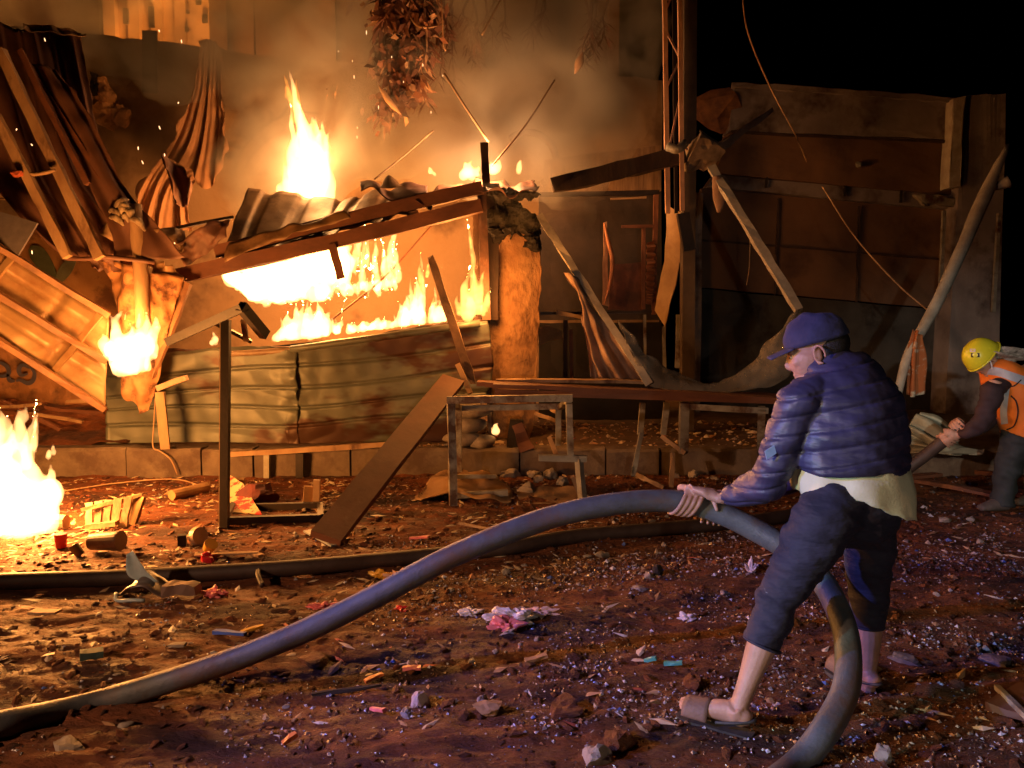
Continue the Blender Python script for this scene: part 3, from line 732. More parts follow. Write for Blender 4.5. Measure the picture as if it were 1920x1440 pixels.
curtain('curtain', [[(306, 296), (338, 306), (366, 338)], [(266, 346), (312, 356), (352, 376)], [(250, 425), (300, 446), (356, 428)]], 3.3, .05, CLOTHTAN, 'lower torn drape of the same cloth bunched above the round pole', 9.0, 6)
curtain('curtain', [[(304, 288), (322, 300), (345, 325)], [(322, 340), (340, 345), (360, 345)], [(332, 384), (342, 392), (352, 388)]], 1, .01, RUSTDARK, 'dark stiff flap curling out below the tan cloth', 7.9, 5)

# ================================================================== FALLEN SHUTTER, left
fs_ = thing('fallen_shutter', G(100, 900), 'fallen yellow metal shutter with ribs sloping down right, far left', 'shutter')
def lp(a, b, t): return (a[0] + (b[0] - a[0]) * t, a[1] + (b[1] - a[1]) * t)
A0, A1 = (-150, 372), (205, 592)   # top line
B0, B1 = (-150, 462), (200, 678)
C0, C1 = (-150, 545), (197, 768)
def strip(a0, a1, b0, b1, k):
    def d(u, v, p):
        seam = .03 * math.exp(-((u - .78 + v * .12) / .02) ** 2)
        return .03 * math.exp(-((v - .03) / .05) ** 2) + .012 * math.exp(-((v - .45) / .03) ** 2) + seam + .035 * noise.noise(p * 2.3) + .012 * noise.noise(p * 8)
    v_, f_ = sheet([[P(*a0, 6.3), P(*lp(a0, a1, .5), 6.65), P(*a1, 6.95)], [P(*b0, 6.25), P(*lp(b0, b1, .5), 6.6), P(*b1, 6.9)]], 80, 16, .006, d, .01, k)
    mobj('shutter_panel', v_, f_, SHUTTER, fs_, smooth=True)
strip(A0, A1, B0, B1, 0); strip((B0[0], B0[1] + 3), (B1[0], B1[1] + 3), C0, C1, 1)
for a, b in ((A0, A1), (B0, B1), (C0, C1)):
    mobj('edge_rail', *bar(P(*a, 6.22), P(*b, 6.85), .05, .05, seg=10, jit=.004), M_('rail_rust', (.28, .13, .05), (.14, .06, .03), 6, .5, .3), fs_)
mobj('cross_rib', *bar(P(188, 590, 6.8), P(98, 700, 6.72), .05, .03, seg=6, jit=.004), SHUTTER, fs_)
mobj('cross_rib', *bar(P(24, 482, 6.58), P(-60, 590, 6.5), .05, .03, seg=6, jit=.004), SHUTTER, fs_)
# board with leaf print, slate piece and dusty heap behind
lb = thing('leaf_board', P(90, 600, 7.6), 'orange painted board with two dark green leaves behind the shutter', 'painted board')
quadblock('panel', ((-60, 405), (190, 420), (250, 640), (-60, 640)), M_('orange_board', (.45, .24, .09), (.32, .15, .06), 3, .8, .5, c3=(.2, .09, .04), s3=4), 7.7, .04, lb, tear=.03)
LEAF = plain('dark_green_paint', (.10, .12, .07), .6)
LEAF2 = plain('grey_green_paint', (.17, .18, .12), .6)
stroke([(60, 465), (78, 482), (108, 527)], .17, lambda a: 7.7, LEAF, 'painted_leaf', lb, dy=-.03)
stroke([(145, 480), (128, 505), (110, 532)], .12, lambda a: 7.7, LEAF2, 'painted_leaf', lb, dy=-.035)
single('slate_plate', sheet([[P(-60, 388, 6.6), P(0, 397, 6.6), P(70, 418, 6.6)], [P(-60, 440, 6.5), P(-10, 450, 6.5), P(34, 478, 6.5)]], 8, 6, .02), plain('slate_grey', (.17, .15, .17)), 'flat grey slate-coloured plate lying on top of the shutter, left edge', 'plate')
v_, f_ = sheet([[P(-60, 260, 7.3), P(0, 290, 7.3), P(12, 310, 7.3)], [P(-60, 330, 7.2), P(0, 330, 7.2), P(34, 350, 7.2)], [P(-60, 385, 7.15), P(0, 380, 7.15), P(44, 362, 7.15)]], 24, 20, .01, lambda u, v, p: .08 * noise.noise(p * 6), .04)
single('yellow_sheet', (v_, f_), SHUTTER, 'crumpled yellow sheet glowing at the left edge beside the awning rafter', 'metal sheet', smooth=True)
for i in range(7):
    px = 215 - i * 40; 
    single('plank_scrap', bar(P(px - 90, 752 + 12 * (i % 3), 7.75 - .05 * i), P(px + 20, 758 + 16 * (i % 4), 7.7 - .05 * i), .06, .03, up=(0, 0, 1), seg=4, jit=.008, ragged=.2), (WOODPALE, WOODRED)[i % 2], 'broken board lying in the heap between the ground fire and the tin front', 'board', 'boards heaped behind the left ground fire')
v_, f_ = [], []
heap = MB()
xs = np.linspace(P(-200, 0, 7.5).x, P(225, 0, 7.5).x, 60); ys = np.linspace(7.26, 8.1, 24)
vs = [(x, y, KZ - .01 + max(0, (y - 7.24)) * .38 + .05 * noise.noise(Vector((x * 3, y * 6, 0))) + .03 * noise.noise(Vector((x * 9, y * 14, 0)))) for y in ys for x in xs]; w = len(xs)
o = mobj('earth_heap', vs, [(j * w + i, j * w + i + 1, (j + 1) * w + i + 1, (j + 1) * w + i) for j in range(len(ys) - 1) for i in range(w - 1)], MUD, smooth=True); o['kind'] = 'structure'

# ================================================================== MIDDLE: pillar, burnt stall, mast
rws = []
for (l, r, y) in ((930, 1006, 440), (925, 1010, 500), (920, 1010, 545), (917, 1008, 590), (924, 1006, 640), (922, 1003, 690), (928, 999, 750), (933, 992, 800), (940, 984, 822)):
    rws.append([P(l, y, 7.86), P((l + r) / 2, y, 7.80), P(r, y, 7.86)])
rws[-1] = [Vector((p.x, p.y, KZ - .01)) for p in rws[-1]]
vv, f_ = sheet(rws, 36, 120, -.09, lambda u, v, p: .030 * noise.noise(p * 3) + .022 * noise.noise(p * 8) + .008 * noise.noise(p * 22), .035, 3)
tag(mobj('scorched_slab', vv, f_, BARK, smooth=True), 'broad pale scorched slab glowing orange, standing right of the burning kiosk', 'slab')
def lump(lst, vox=.03):
    m = MB()
    for (px, py, Y, a, b_) in lst: m.add(ball(P(px, py, Y), a, min(a, .2), b_, sub=2))
    return fuse(m, vox, 1, lambda v, n: .10 * noise.noise(v * 4) - .09 * abs(noise.noise(v * 11)) + .03 * noise.noise(v * 25))
single('charred_mass', lump([(965, 430, 7.75, .16, .16), (990, 450, 7.75, .13, .12), (955, 400, 7.75, .2, .14), (1000, 425, 7.8, .12, .14)]), CHAR, 'black charred mass on top of the broad scorched slab', 'charred debris')
single('charred_mass', lump([(935, 368, 7.6, .18, .08), (930, 405, 7.6, .11, .16), (975, 366, 7.6, .24, .07), (930, 440, 7.6, .08, .12)], .022), CHAR, 'black charred roof corner above the broad scorched slab', 'charred debris')
st = thing('burnt_stall', on_pave(1120, 8.9), 'dark burnt-out metal stall frame with open panels between post and mast', 'stall')
DKPANEL = M_('sooty_panel', (0.05, 0.03, 0.022), (0.025, 0.016, 0.013), 3, .8, .4)
quadblock('back_panel', ((1010, 362), (1240, 358), (1240, 600), (1010, 600)), DKPANEL, 9.3, .05, st, amp=.02)
quadblock('back_panel', ((1010, 606), (1240, 604), (1250, 820), (1010, 820)), CHAR, 9.2, .05, st, amp=.02)
quadblock('rust_panel', ((1150, 495), (1205, 492), (1205, 585), (1140, 580)), M_('red_rust', (.14, .04, .02), (.06, .02, .012), 6, .7, .4), 9.0, .03, st)
quadblock('fascia', ((1020, 300), (1240, 272), (1240, 358), (1020, 360)), M_('striped_fascia', (.26, .15, .07), (.13, .07, .035), 4, .8, .3, stretch=(6, 1, .5)), 9.2, .06, st)
for a, b, w_, m_ in (((1012, 365), (1236, 361), .05, BLACKMETAL), ((1145, 373), (1212, 370), .02, WOODPALE), ((1165, 425), (1232, 424), .03, WOODRED), ((1010, 588), (1236, 584), .03, BLACKMETAL), ((1070, 618), (1072, 715), .04, WOODRED), ((1230, 365), (1226, 590), .05, WOODRED), ((1207, 425), (1206, 580), .04, WOODRED), ((1060, 600), (1060, 720), .05, WOODDARK), ((1245, 612), (1246, 700), .035, GREYMETAL), ((1272, 590), (1270, 690), .05, GREYMETAL), ((1208, 590), (1210, 700), .03, GREYMETAL)):
    mobj('rail', *bar(P(*a, 8.75), P(*b, 8.75), w_, .03, seg=4, jit=.004), m_, st)
quadblock('torn_panel', ((1132, 418), (1138, 416), (1142, 575), (1130, 570)), M_('peach_board', (.42, .24, .14), (.3, .15, .09), 6), 8.7, .03, st, nu=3)
mobj('torn_edge', *tube([P(1133, 418, 8.65), P(1140, 450, 8.65), P(1148, 488, 8.65), P(1144, 530, 8.65), P(1133, 570, 8.65)], [.01, .022, .025, .02, .01], 6), M_('salmon_edge', (.6, .25, .13), None, 8), st, smooth=True)
v_, f_ = sheet([[P(1213, 455, 8.7), P(1228, 452, 8.7)], [P(1212, 520, 8.7), P(1228, 520, 8.7)], [P(1211, 570, 8.7), P(1222, 572, 8.7)]], 6, 40, .01, lambda u, v, p: .04 * math.sin(v * 60), .01)
mobj('crinkled_strip', v_, f_, M_('rust_crinkle', (.26, .10, .05), (.12, .05, .03), 8), st)
v_, f_ = sheet([[P(1250, 383, 8.35), P(1282, 402, 8.25)], [P(1245, 490, 8.35), P(1268, 520, 8.25)], [P(1226, 582, 8.35), P(1245, 612, 8.25)]], 8, 14, .02, lambda u, v, p: .01 * noise.noise(p * 6), .01)
single('swung_panel', (v_, f_), M_('ochre_panel', (.36, .22, .09), (.24, .13, .055), 4, .6, .3), 'tall ochre panel swung open beside the lattice mast', 'panel')
single('torn_card', sheet([[P(1009, 612, 8.2), P(1030, 610, 8.2), P(1052, 622, 8.2)], [P(1009, 648, 8.2), P(1032, 640, 8.2), P(1057, 634, 8.2)]], 10, 6, .008, lambda u, v, p: .02 * noise.noise(p * 8), .02), CARD, 'torn pale yellow card sticking out right of the scorched slab', 'card')
single('lit_batten', bar(P(1043, 585, 8.2), P(1094, 596, 8.2), .04, .03, seg=4, jit=.005), WOODPALE, 'short brightly lit batten right of the scorched slab', 'batten')
# utility mast: steel lattice on a dark concrete column
ms = thing('lattice_mast', on_pave(1272, 8.0), 'tall thin steel lattice mast rising out of the top of the picture', 'mast')
STEELPINK = M_('dusty_steel_angle', (.6, .36, .25), (.45, .26, .18), 8, .6, .2)
mobj('leg', *bar(P(1244, -160, 7.9), P(1252, 400, 7.9), .045, .04, seg=8, jit=.002), STEELPINK, ms)
mobj('leg', *bar(P(1272, -160, 7.85), P(1279, 395, 7.85), .04, .04, seg=8, jit=.002), STEELPINK, ms)
mobj('leg', *bar(P(1262, -160, 8.15), P(1268, 400, 8.15), .035, .035, seg=8, jit=.002), BLACKMETAL, ms)
for a, b in (((1250, 60), (1276, 110)), ((1248, 20), (1273, -40)), ((1276, 180), (1252, 290)), ((1250, 270), (1290, 280)), ((1252, 160), (1276, 110))):
    mobj('lattice_brace', *bar(P(*a, 7.95), P(*b, 7.95), .02, .02, seg=2), STEELPINK, ms)
mobj('clamp', *tube([P(1252, 275, 7.85), P(1270, 280, 7.8), P(1284, 268, 7.85)], .045, 8), GREYMETAL, ms, smooth=True)
mobj('base_column', *bar(Vector((P(1283, 300, 8.1).x, 8.15, 7.5)), Vector((P(1290, 790, 8.1).x, 8.15, KZ)), .13, .13, seg=8, jit=.004), M_('dark_column', (.10, .07, .05), (.05, .035, .03), 3, .8, .5), ms)
mobj('foot_flange', *bar(P(1280, 400, 7.95), P(1292, 470, 7.95), .12, .08, seg=3), BLACKMETAL, ms)
single('charred_beam', bar(P(1035, 348, 7.9), P(1285, 290, 7.9), .06, .17, up=(0, 0, 1), seg=8, jit=.01, ragged=.15), WOODDARK, 'thick charred beam running up from the kiosk roof to the lattice mast', 'beam')
# round duct ring
rp = [P(990 + 52 * math.cos(a), 300 - 52 * math.sin(a) , 9.3) for a in np.linspace(-1.1, 2.3, 12)]
single('duct_ring', tube(rp, .040, 10, n=40), M_('dull_ring', (.22, .13, .075), (.15, .085, .05), 6), 'large pale curved ring standing behind the smoke right of the roof flames', 'ring', smooth=True)
# ================================================================== TREE: dead palm crown hanging from above
tr = thing('palm_tree', Vector((P(770, 0, 10.6).x, 10.75, 0)), 'scorched palm with dead brown fronds hanging down, top centre', 'tree')
FROND = M_('dead_frond', (.24, .095, .05), (.12, .045, .025), 6, .85, .4)
FRONDP = M_('dry_frond_tips', (.55, .33, .18), (.4, .2, .1), 6, .85, .4)
tx = P(765, 0, 10.6).x
mobj('trunk', *tube([Vector((tx + .25, 10.75, 0)), Vector((tx + .2, 10.75, 2.2)), Vector((tx + .05, 10.6, 4.4)), Vector((tx + .1, 10.2, 7.0))], [.16, .14, .13, .16], 14, rr=.5), FROND, tr, smooth=True)
rs = random.Random(5)
leafs = MB(); leafs2 = MB()
def blade(mb, p, d, L, wd):
    d = d.normalized(); s = d.cross(Vector((rs.uniform(-1, 1), rs.uniform(-1, 1), rs.uniform(-.4, .4)))).normalized()
    q = p + d * L * .5 + Vector((0, 0, -L * .08)); e = p + d * L + Vector((0, 0, -L * .3))
    n = len(mb.v); mb.v += [p, q + s * wd, q - s * wd, e]; mb.f += [(n, n + 1, n + 2), (n + 1, n + 3, n + 2)]
for k in range(9):
    px0 = rs.uniform(715, 835); py0 = rs.uniform(-80, 60)
    hang = rs.uniform(60, 190) if px0 < 810 else rs.uniform(30, 90)
    px1 = px0 + rs.uniform(-35, 12); Y = rs.uniform(8.6, 9.2)
    pts = [P(px0 + 20, py0 - 30, Y), P(px0 + rs.uniform(-15, 10), py0, Y - .1), P(px0 + rs.uniform(-22, 5), py0 + hang * .6, Y - .15), P(px1, py0 + hang, Y - .12)]
    mobj('frond_stem', *tube(pts, [.016, .013, .010, .005], 6), FROND if k % 3 else FRONDP, tr, smooth=True)
    cs = catmull(pts, 26)
    for i, c in enumerate(cs):
        for q in range(3):
            d = Vector((rs.uniform(-1, 1), rs.uniform(-.8, .8), rs.uniform(-1.3, .1)))
            blade(leafs if rs.random() < .86 else leafs2, c, d, rs.uniform(.08, .22), rs.uniform(.014, .034))
# dense clump of crumpled leaf litter
for k in range(1500):
    a = rs.random(); cx = 775 - 40 * a + rs.gauss(0, 34 * (1 - .62 * a)) + 14 * math.sin(a * 17); cy = -60 + 270 * a + rs.gauss(0, 14)
    c = P(cx, cy, rs.uniform(8.6, 9.1))
    blade(leafs if rs.random() < .9 else leafs2, c, Vector((rs.uniform(-1, 1), rs.uniform(-1, 1), rs.uniform(-1.2, .6))), rs.uniform(.06, .18), rs.uniform(.02, .055))
for k in range(26):
    px = rs.uniform(800, 1150) if k > 8 else rs.uniform(700, 860)
    y1 = rs.uniform(20, 130) if k > 8 else rs.uniform(40, 170)
    Y = rs.uniform(9.0, 9.5)
    pts = [P(px + rs.uniform(-30, 60), -70, Y), P(px + rs.uniform(-12, 25), y1 * .3, Y), P(px + rs.uniform(-8, 8), y1 * .7, Y - .05), P(px, y1, Y - .05)]
    mobj('twig', *tube(pts, [.022, .014, .009, .004], 5), FROND, tr, smooth=True)
    for c in catmull(pts, 14)[5:]:
        for q in range(2): blade(leafs, c, Vector((rs.uniform(-1, 1), rs.uniform(-.8, .8), rs.uniform(-1.3, -.1))), rs.uniform(.06, .2), rs.uniform(.006, .018))
mobj('limb', *tube([P(905, -120, 9.4), P(850, -40, 9.2), P(800, 10, 9.0), P(770, 60, 8.9)], [.09, .07, .05, .02], 8, rr=.5), FROND, tr, smooth=True)
tag(leafs.build('crown', FROND, tr), kind='stuff'); tag(leafs2.build('dry_tips', FRONDP, tr), kind='stuff')
mobj('hanging_frond', *tube([P(765, 20, 8.7), P(778, 45, 8.65), P(800, 52, 8.65), P(822, 48, 8.7)], [.006, .012, .012, .004], 6), FRONDP, tr, smooth=True)
mobj('hanging_frond', *tube([P(828, 0, 8.7), P(830, 50, 8.7), P(832, 85, 8.7), P(836, 95, 8.7)], [.006, .010, .012, .012], 6), FRONDP, tr, smooth=True)
mobj('hanging_frond', *tube([P(710, 160, 8.6), P(722, 178, 8.6), P(738, 200, 8.6), P(752, 214, 8.6)], [.006, .03, .03, .008], 6, rr=.6), FRONDP, tr, smooth=True)
# wires, thin rods
single('thin_rod', tube([P(833, 138, 8.3), P(872, 200, 8.2), P(916, 266, 8.1)], .013, 6), WOODPALE, 'thin pale rod slanting down to the dark ridge post above the roof flames', 'rod', smooth=True)
single('thin_rod', tube([P(922, 312, 7.9), P(985, 235, 8.2), P(1040, 150, 8.5)], .009, 6), WOODPALE, 'thin rod rising up right from the roof flames', 'rod', smooth=True)
single('thin_rod', tube([P(702, 336, 7.8), P(760, 290, 8.1), P(812, 245, 8.4)], .009, 6), WOODPALE, 'thin rod rising from the curled roof edge behind the smoke', 'rod', smooth=True)
single('thin_rod', tube([P(608, 610, 7.9), P(720, 520, 8.1), P(830, 400, 8.3)], .012, 6), WOODRED, 'thin rod crossing the burning kiosk opening from lower left', 'rod', smooth=True)
single('thin_rod', tube([P(904, 65, 8.4), P(925, 25, 8.5), P(950, -20, 8.6)], .012, 6), WOODPALE, 'thin rod at the top edge right of the palm', 'rod', smooth=True)
single('hanging_leaf', loft([(P(1093, 98, 8.4), .006, .006), (P(1086, 118, 8.4), .045, .02), (P(1078, 138, 8.4), .006, .006)], sides=8), FRONDP, 'single orange-lit leaf hanging in the dark right of the palm', 'leaf', smooth=True)
single('cable', tube([P(1390, -30, 7.8), P(1402, 60, 7.85), P(1445, 165, 7.95), P(1490, 250, 8.1), P(1513, 303, 8.3)], .008, 5, n=40), WOODPALE, 'thin slack cable falling across the dark sky to the shop sign', 'cable', smooth=True)
single('cable', tube([P(1542, 350, 8.6), P(1600, 440, 8.2), P(1680, 530, 7.8), P(1752, 592, 7.3)], .008, 5, n=40), WOODPALE, 'thin straight cable slanting across the shutter to the leaning pole', 'cable', smooth=True)
single('cable', tube([P(1407, 440, 8.9), P(1405, 500, 8.9), P(1400, 535, 8.9)], .006, 5), WOODPALE, 'short wire hanging down the orange shutter', 'cable', smooth=True)

# ================================================================== RIGHT: diagonal beams, tarpaulins
single('diagonal_beam', bar(P(1012, 405, 7.6), P(1218, 722, 6.75), .065, .06, seg=14, jit=.006), WHITEWOOD, 'long grey-white beam slanting from the smoke down to the table top', 'beam')
single('diagonal_beam', bar(P(1334, 314, 7.7), P(1498, 582, 6.7), .075, .06, seg=14, jit=.006), WHITEWOOD, 'pink and grey slanting timber from the shop corner down to the tarpaulin', 'beam')
single('leaning_pole', tube([P(1890, 272, 7.6), P(1850, 360, 7.4), P(1760, 560, 6.9), P(1705, 660, 6.7), P(1682, 742, 6.6)], [.02, .06, .05, .04, .035], 10, rr=.25), WHITEWOOD, 'long crooked pole leaning left in front of the shop, right side', 'pole', smooth=True)
single('pole_stub', tube([P(1864, 352, 7.45), P(1892, 340, 7.4)], [.03, .06], 8), WHITEWOOD, 'short broken stub beside the upper part of the crooked pole', 'pole', smooth=True)
single('roof_strut', bar(P(1322, 300, 8.0), P(1450, 205, 8.4), .05, .12, seg=8, jit=.012, taper=.25, up=(0, 0, 1)), TARPWARM, 'torn padded strut pointing up right at the shop corner', 'strut')
single('knotted_rag', rock(P(1318, 300, 7.9), .16, 9, 3, flat=1.2, ang=.8), M_('greyish_rag', (.3, .22, .15), (.1, .07, .05), 6, .9, .6), 'grey knotted rag at the corner where the slanting timber starts', 'rag')
single('hanging_strip', loft([(P(1345, 330, 7.6), .05, .03), (P(1350, 370, 7.6), .07, .03), (P(1348, 398, 7.6), .02, .02)], sides=10), TARPWARM, 'short torn strip hanging beside the top of the slanting timber', 'cloth', smooth=True)
v_, f_ = sheet([[P(1055, 512, 7.3), P(1075, 515, 7.2), P(1095, 525, 7.3)], [P(1085, 560, 7.2), P(1100, 580, 7.1), P(1118, 590, 7.2)], [P(1097, 640, 7.1), P(1120, 650, 7.0), P(1160, 640, 7.0)], [P(1108, 706, 7.0), P(1150, 712, 6.95), P(1205, 712, 6.9)]], 60, 36, .004, lambda u, v, p: .06 * v * math.sin(u * 17) + .04 * noise.noise(p * 6), .02, 2)
single('hanging_tarpaulin', (v_, f_), TARPWARM, 'dusty pinkish tarpaulin hanging in folds under the grey-white beam', 'tarpaulin', smooth=True)
v_, f_ = sheet([[P(1160, 600, 6.95), P(1225, 668, 6.9), P(1320, 715, 6.85), P(1400, 690, 6.8), P(1450, 635, 6.75), P(1497, 578, 6.7)], [P(1185, 670, 6.85), P(1240, 715, 6.75), P(1320, 728, 6.7), P(1400, 712, 6.65), P(1455, 668, 6.65), P(1505, 590, 6.7)], [P(1215, 722, 6.75), P(1270, 738, 6.65), P(1340, 740, 6.6), P(1420, 730, 6.6), P(1478, 705, 6.6), P(1512, 602, 6.65)]], 80, 24, .004, lambda u, v, p: .016 * math.sin(v * 9 + u * 5) + .025 * noise.noise(Vector((p.x * 2, p.y, p.z * 9))) + .01 * noise.noise(p * 16), .03, 7)
single('sagging_tarpaulin', (v_, f_), TARP, 'grey mesh tarpaulin sagging in a loop between the beam and the slanting timber', 'tarpaulin', smooth=True)
v_, f_ = sheet([[P(1712, 618, 6.7), P(1722, 622, 6.68), P(1728, 630, 6.7)], [P(1702, 660, 6.68), P(1718, 665, 6.62), P(1732, 668, 6.66)], [P(1700, 740, 6.66), P(1715, 745, 6.6), P(1733, 738, 6.64)]], 20, 20, .004, lambda u, v, p: .03 * math.sin(u * 12) + .02 * noise.noise(p * 8), .01)
single('flag', (v_, f_), M_('orange_white_cloth', (.40, .13, .04), (.25, .07, .025), 3, .9, .3, c3=(.5, .45, .36), s3=2.2, t3=(.5, .55)), 'orange and pale cloth wrapped round the lower end of the crooked pole', 'cloth', smooth=True)
v_, f_ = sheet([[P(1725, 770, 6.9), P(1775, 790, 6.8), P(1800, 830, 6.7)], [P(1700, 800, 6.8), P(1750, 830, 6.6), P(1790, 850, 6.55)], [P(1702, 850, 6.75), P(1770, 845, 6.5), P(1846, 842, 6.5)]], 50, 30, .006, lambda u, v, p: .05 * math.sin(v * 22) + .03 * noise.noise(p * 4), .02)
single('crumpled_tin', (v_, f_), M_('pale_ribbed_tin', (.36, .36, .28), (.22, .2, .15), 4, .5, .3, metal=.3), 'crumpled pale ribbed tin sheet behind the rescuer\'s hand', 'tin sheet', smooth=True)
for a, b, l in (((1715, 900), (1870, 930), 'long dark board lying left of the rescuer\'s boots'), ((1835, 885), (1880, 892), 'short grey board just left of the rescuer\'s knee'), ((1650, 905), (1760, 890), 'dark board behind the man in the navy jacket')):
    single('dark_board', bar(G(*a, .06), G(*b, .08), .09, .03, up=(0, 0, 1), seg=4, jit=.006), WOODRED, l, 'board')
# ================================================================== TABLES
t1 = thing('table_frame', GZ(970, 945), 'grey metal table frame without a top, in front of the scorched slab', 'table frame')
Y1 = GZ(848, 946).y; Y1b = Y1 + .75
def rail(a, b, w_, par, mat=GREYMETAL, name='rail', h=None, jit=.002): return mobj(name, *bar(a, b, w_, h or w_, up=(0, 0, 1), seg=3, jit=jit), mat, par)
rail(P(838, 750, Y1), P(1073, 746, Y1), .055, t1)
rail(P(846, 757, Y1), GZ(850, 948), .06, t1, name='leg')
rail(P(1067, 757, Y1), P(1070, 862, Y1), .05, t1, name='leg')
rail(P(1085, 860, Y1), GZ(1093, 948), .05, t1, name='leg')
rail(P(1010, 858, Y1), P(1100, 860, Y1), .05, t1)
rail(GZ(850, 940, .05), GZ(952, 935, .05), .05, t1)
rail(P(858, 765, Y1b), P(1050, 762, Y1b), .05, t1)
rail(P(1047, 765, Y1b), P(1047, 835, Y1b), .05, t1, name='leg')
rail(P(860, 765, Y1b), P(862, 890, Y1b), .045, t1, name='leg')
rail(P(846, 752, Y1), P(862, 766, Y1b), .045, t1)
rail(P(1067, 750, Y1), P(1050, 764, Y1b), .045, t1)
rail(P(855, 893, Y1 + .3), P(930, 893, Y1 + .35), .03, t1)
mobj('leg_brace', *bar(P(1073, 893, Y1), GZ(1090, 943, .02), .03, .03, seg=2), WOODPALE, t1)
t2 = thing('long_table', GZ(1250, 890), 'long wooden table top on metal legs behind the hose', 'table')
for k in range(3):
    mobj('plank', *bar(P(925 - 15 * k, 722 - 2 * k, 6.45 + .17 * k), P(1475 + 5 * k, 750 - 3 * k, 6.35 + .17 * k), .16, .035, up=(0, 0, 1), seg=12, jit=.005), WOODRED, t2)
rail(P(928, 735, 6.4), P(1470, 752, 6.3), .04, t2, WOODRED, h=.05)
rail(P(1283, 755, 6.5), P(1281, 850, 6.5), .075, t2, name='leg')
rail(P(1250, 755, 6.95), P(1243, 815, 6.95), .05, t2, name='leg')
rail(P(1205, 755, 6.95), P(1200, 815, 6.95), .05, t2, name='leg')
rail(P(1290, 762, 6.5), P(1440, 770, 6.4), .05, t2)
rail(P(1428, 765, 6.4), GZ(1425, 900), .06, t2, name='leg')
single('loose_plank', bar(P(930, 714, 6.9), P(1205, 716, 6.85), .12, .03, up=(0, 0, 1), seg=8, jit=.006), WOODPALE, 'thin pale plank lying along the back of the long table top', 'plank')
# legs and broken sticks below
for a, b, m_, l in (((1203, 812), (1186, 893), GREYMETAL, 'thin curved grey stick standing below the long table'), ((1193, 890), (1245, 925), WOODPALE, 'pale batten slanting down right behind the hose'), ((1240, 818), (1285, 850), WOODPALE, 'pale board leaning against the long table leg'), ((1262, 850), (1258, 920), WOODPALE, 'thin upright lath right of the curved stick'), ((1430, 905), (1478, 932), WOODPALE, 'pale batten beside the man\'s sleeve'), ((1030, 820), (1045, 858), WOODPALE, 'curved pale stick inside the table frame'), ((1003, 775), (1050, 792), WOODPALE, 'brightly lit plank lying on rubble inside the table frame'), ((1033, 766), (1048, 775), WOODPALE, 'small lit scrap above the plank in the table frame')):
    Yd = 6.6 if a[1] > 800 else 7.6
    p, q = P(*a, Yd), P(*b, Yd - .15)
    q.z = max(q.z, .03)
    single('broken_stick', bar(p, q, .035, .03, seg=4, jit=.005), m_, l, 'stick')
single('burnt_stub', bar(P(968, 786, 7.2), Vector((P(965, 828, 7.2).x, 7.2, KZ)), .13, .1, seg=3, jit=.01, taper=1.1), CHAR, 'black burnt stub standing before the foot of the scorched slab', 'stub')
single('burnt_shard', bar(P(970, 795, 7.1), P(988, 845, 7.05), .09, .03, seg=3, jit=.01, taper=1.6), WOODRED, 'reddish pointed shard leaning on the black stub', 'shard')
single('spilled_cloth', sheet([[GZ(780, 935, .02), GZ(830, 905, .12), GZ(900, 905, .10), GZ(960, 925, .03)], [GZ(790, 945, .02), GZ(850, 938, .06), GZ(900, 945, .05), GZ(960, 945, .02)]], 40, 20, .006, lambda u, v, p: .05 * noise.noise(p * 5), .03, 3), CARD, 'wet brown cardboard sheet draped on the ground under the table frame', 'cardboard', smooth=True)
single('flat_card', sheet([[GZ(960, 920, .02), GZ(1080, 925, .05)], [GZ(980, 945, .01), GZ(1095, 948, .02)]], 20, 10, .005, lambda u, v, p: .03 * noise.noise(p * 6), .02, 3), CARD, 'second darker cardboard sheet lying right of the first under the frame', 'cardboard')
# sandbags / rounded blocks behind the frame
for i, (px, py, r_, l) in enumerate(((885, 768, .20, 'top rounded sack in the pile behind the table frame'), (878, 795, .18, 'middle rounded sack in the pile behind the table frame'), (870, 822, .2, 'lowest rounded sack in the pile behind the table frame'), (902, 828, .13, 'pale crumpled lump at the foot of the sack pile'))):
    p = P(px, py, 7.2)
    vf = ball(p, r_, .13, .075, sub=3); vf = ([v + Vector((1, 1, 1)) * .03 * noise.noise(v * 6) for v in vf[0]], vf[1])
    single('sack', vf, STONE, l, 'sack', smooth=True)
# ================================================================== FIRES (glowing gas with real thickness)
fr_ = random.Random(11)
def tongue(mb, px, py, Y, h, w, lean=0, depth=.7, kink=1.0, pw=1.0):
    """one lick of flame: base at the pixel, h and w in photo pixels"""
    s = Y / FOC
    n = 9
    secs = []
    ph = fr_.uniform(0, 6)
    for i in range(n):
        t = i / (n - 1)
        wob = kink * (math.sin(ph + t * 5.5) * .20 + math.sin(ph * 2 + t * 11) * .08) * w * t ** .6
        rad = w / 2 * (1 - t) ** (.75 * pw) * (0.75 + .55 * math.sin(min(t * 3.2, 1.57))) * (.9 + .2 * fr_.random())
        c = P(px + lean * t ** 1.3 + wob, py - h * t, Y + fr_.uniform(-.03, .03))
        secs.append((c, max(rad * s, .0025), max(rad * s * depth, .0025)))
    mb.add(loft(secs, n=26, sides=10))
def build_fire(name, mb, label, mat, vox=.016, amp=.012):
    def d(v, n): 
        q = Vector((v.x * 9, v.y * 9, v.z * 4))
        return amp * (noise.noise(q) + .6 * noise.noise(q * 2.3))
    v_, f_ = fuse(mb, vox, 1, d)
    o = mobj(name, v_, f_, mat, smooth=True)
    return tag(o, label, 'fire')
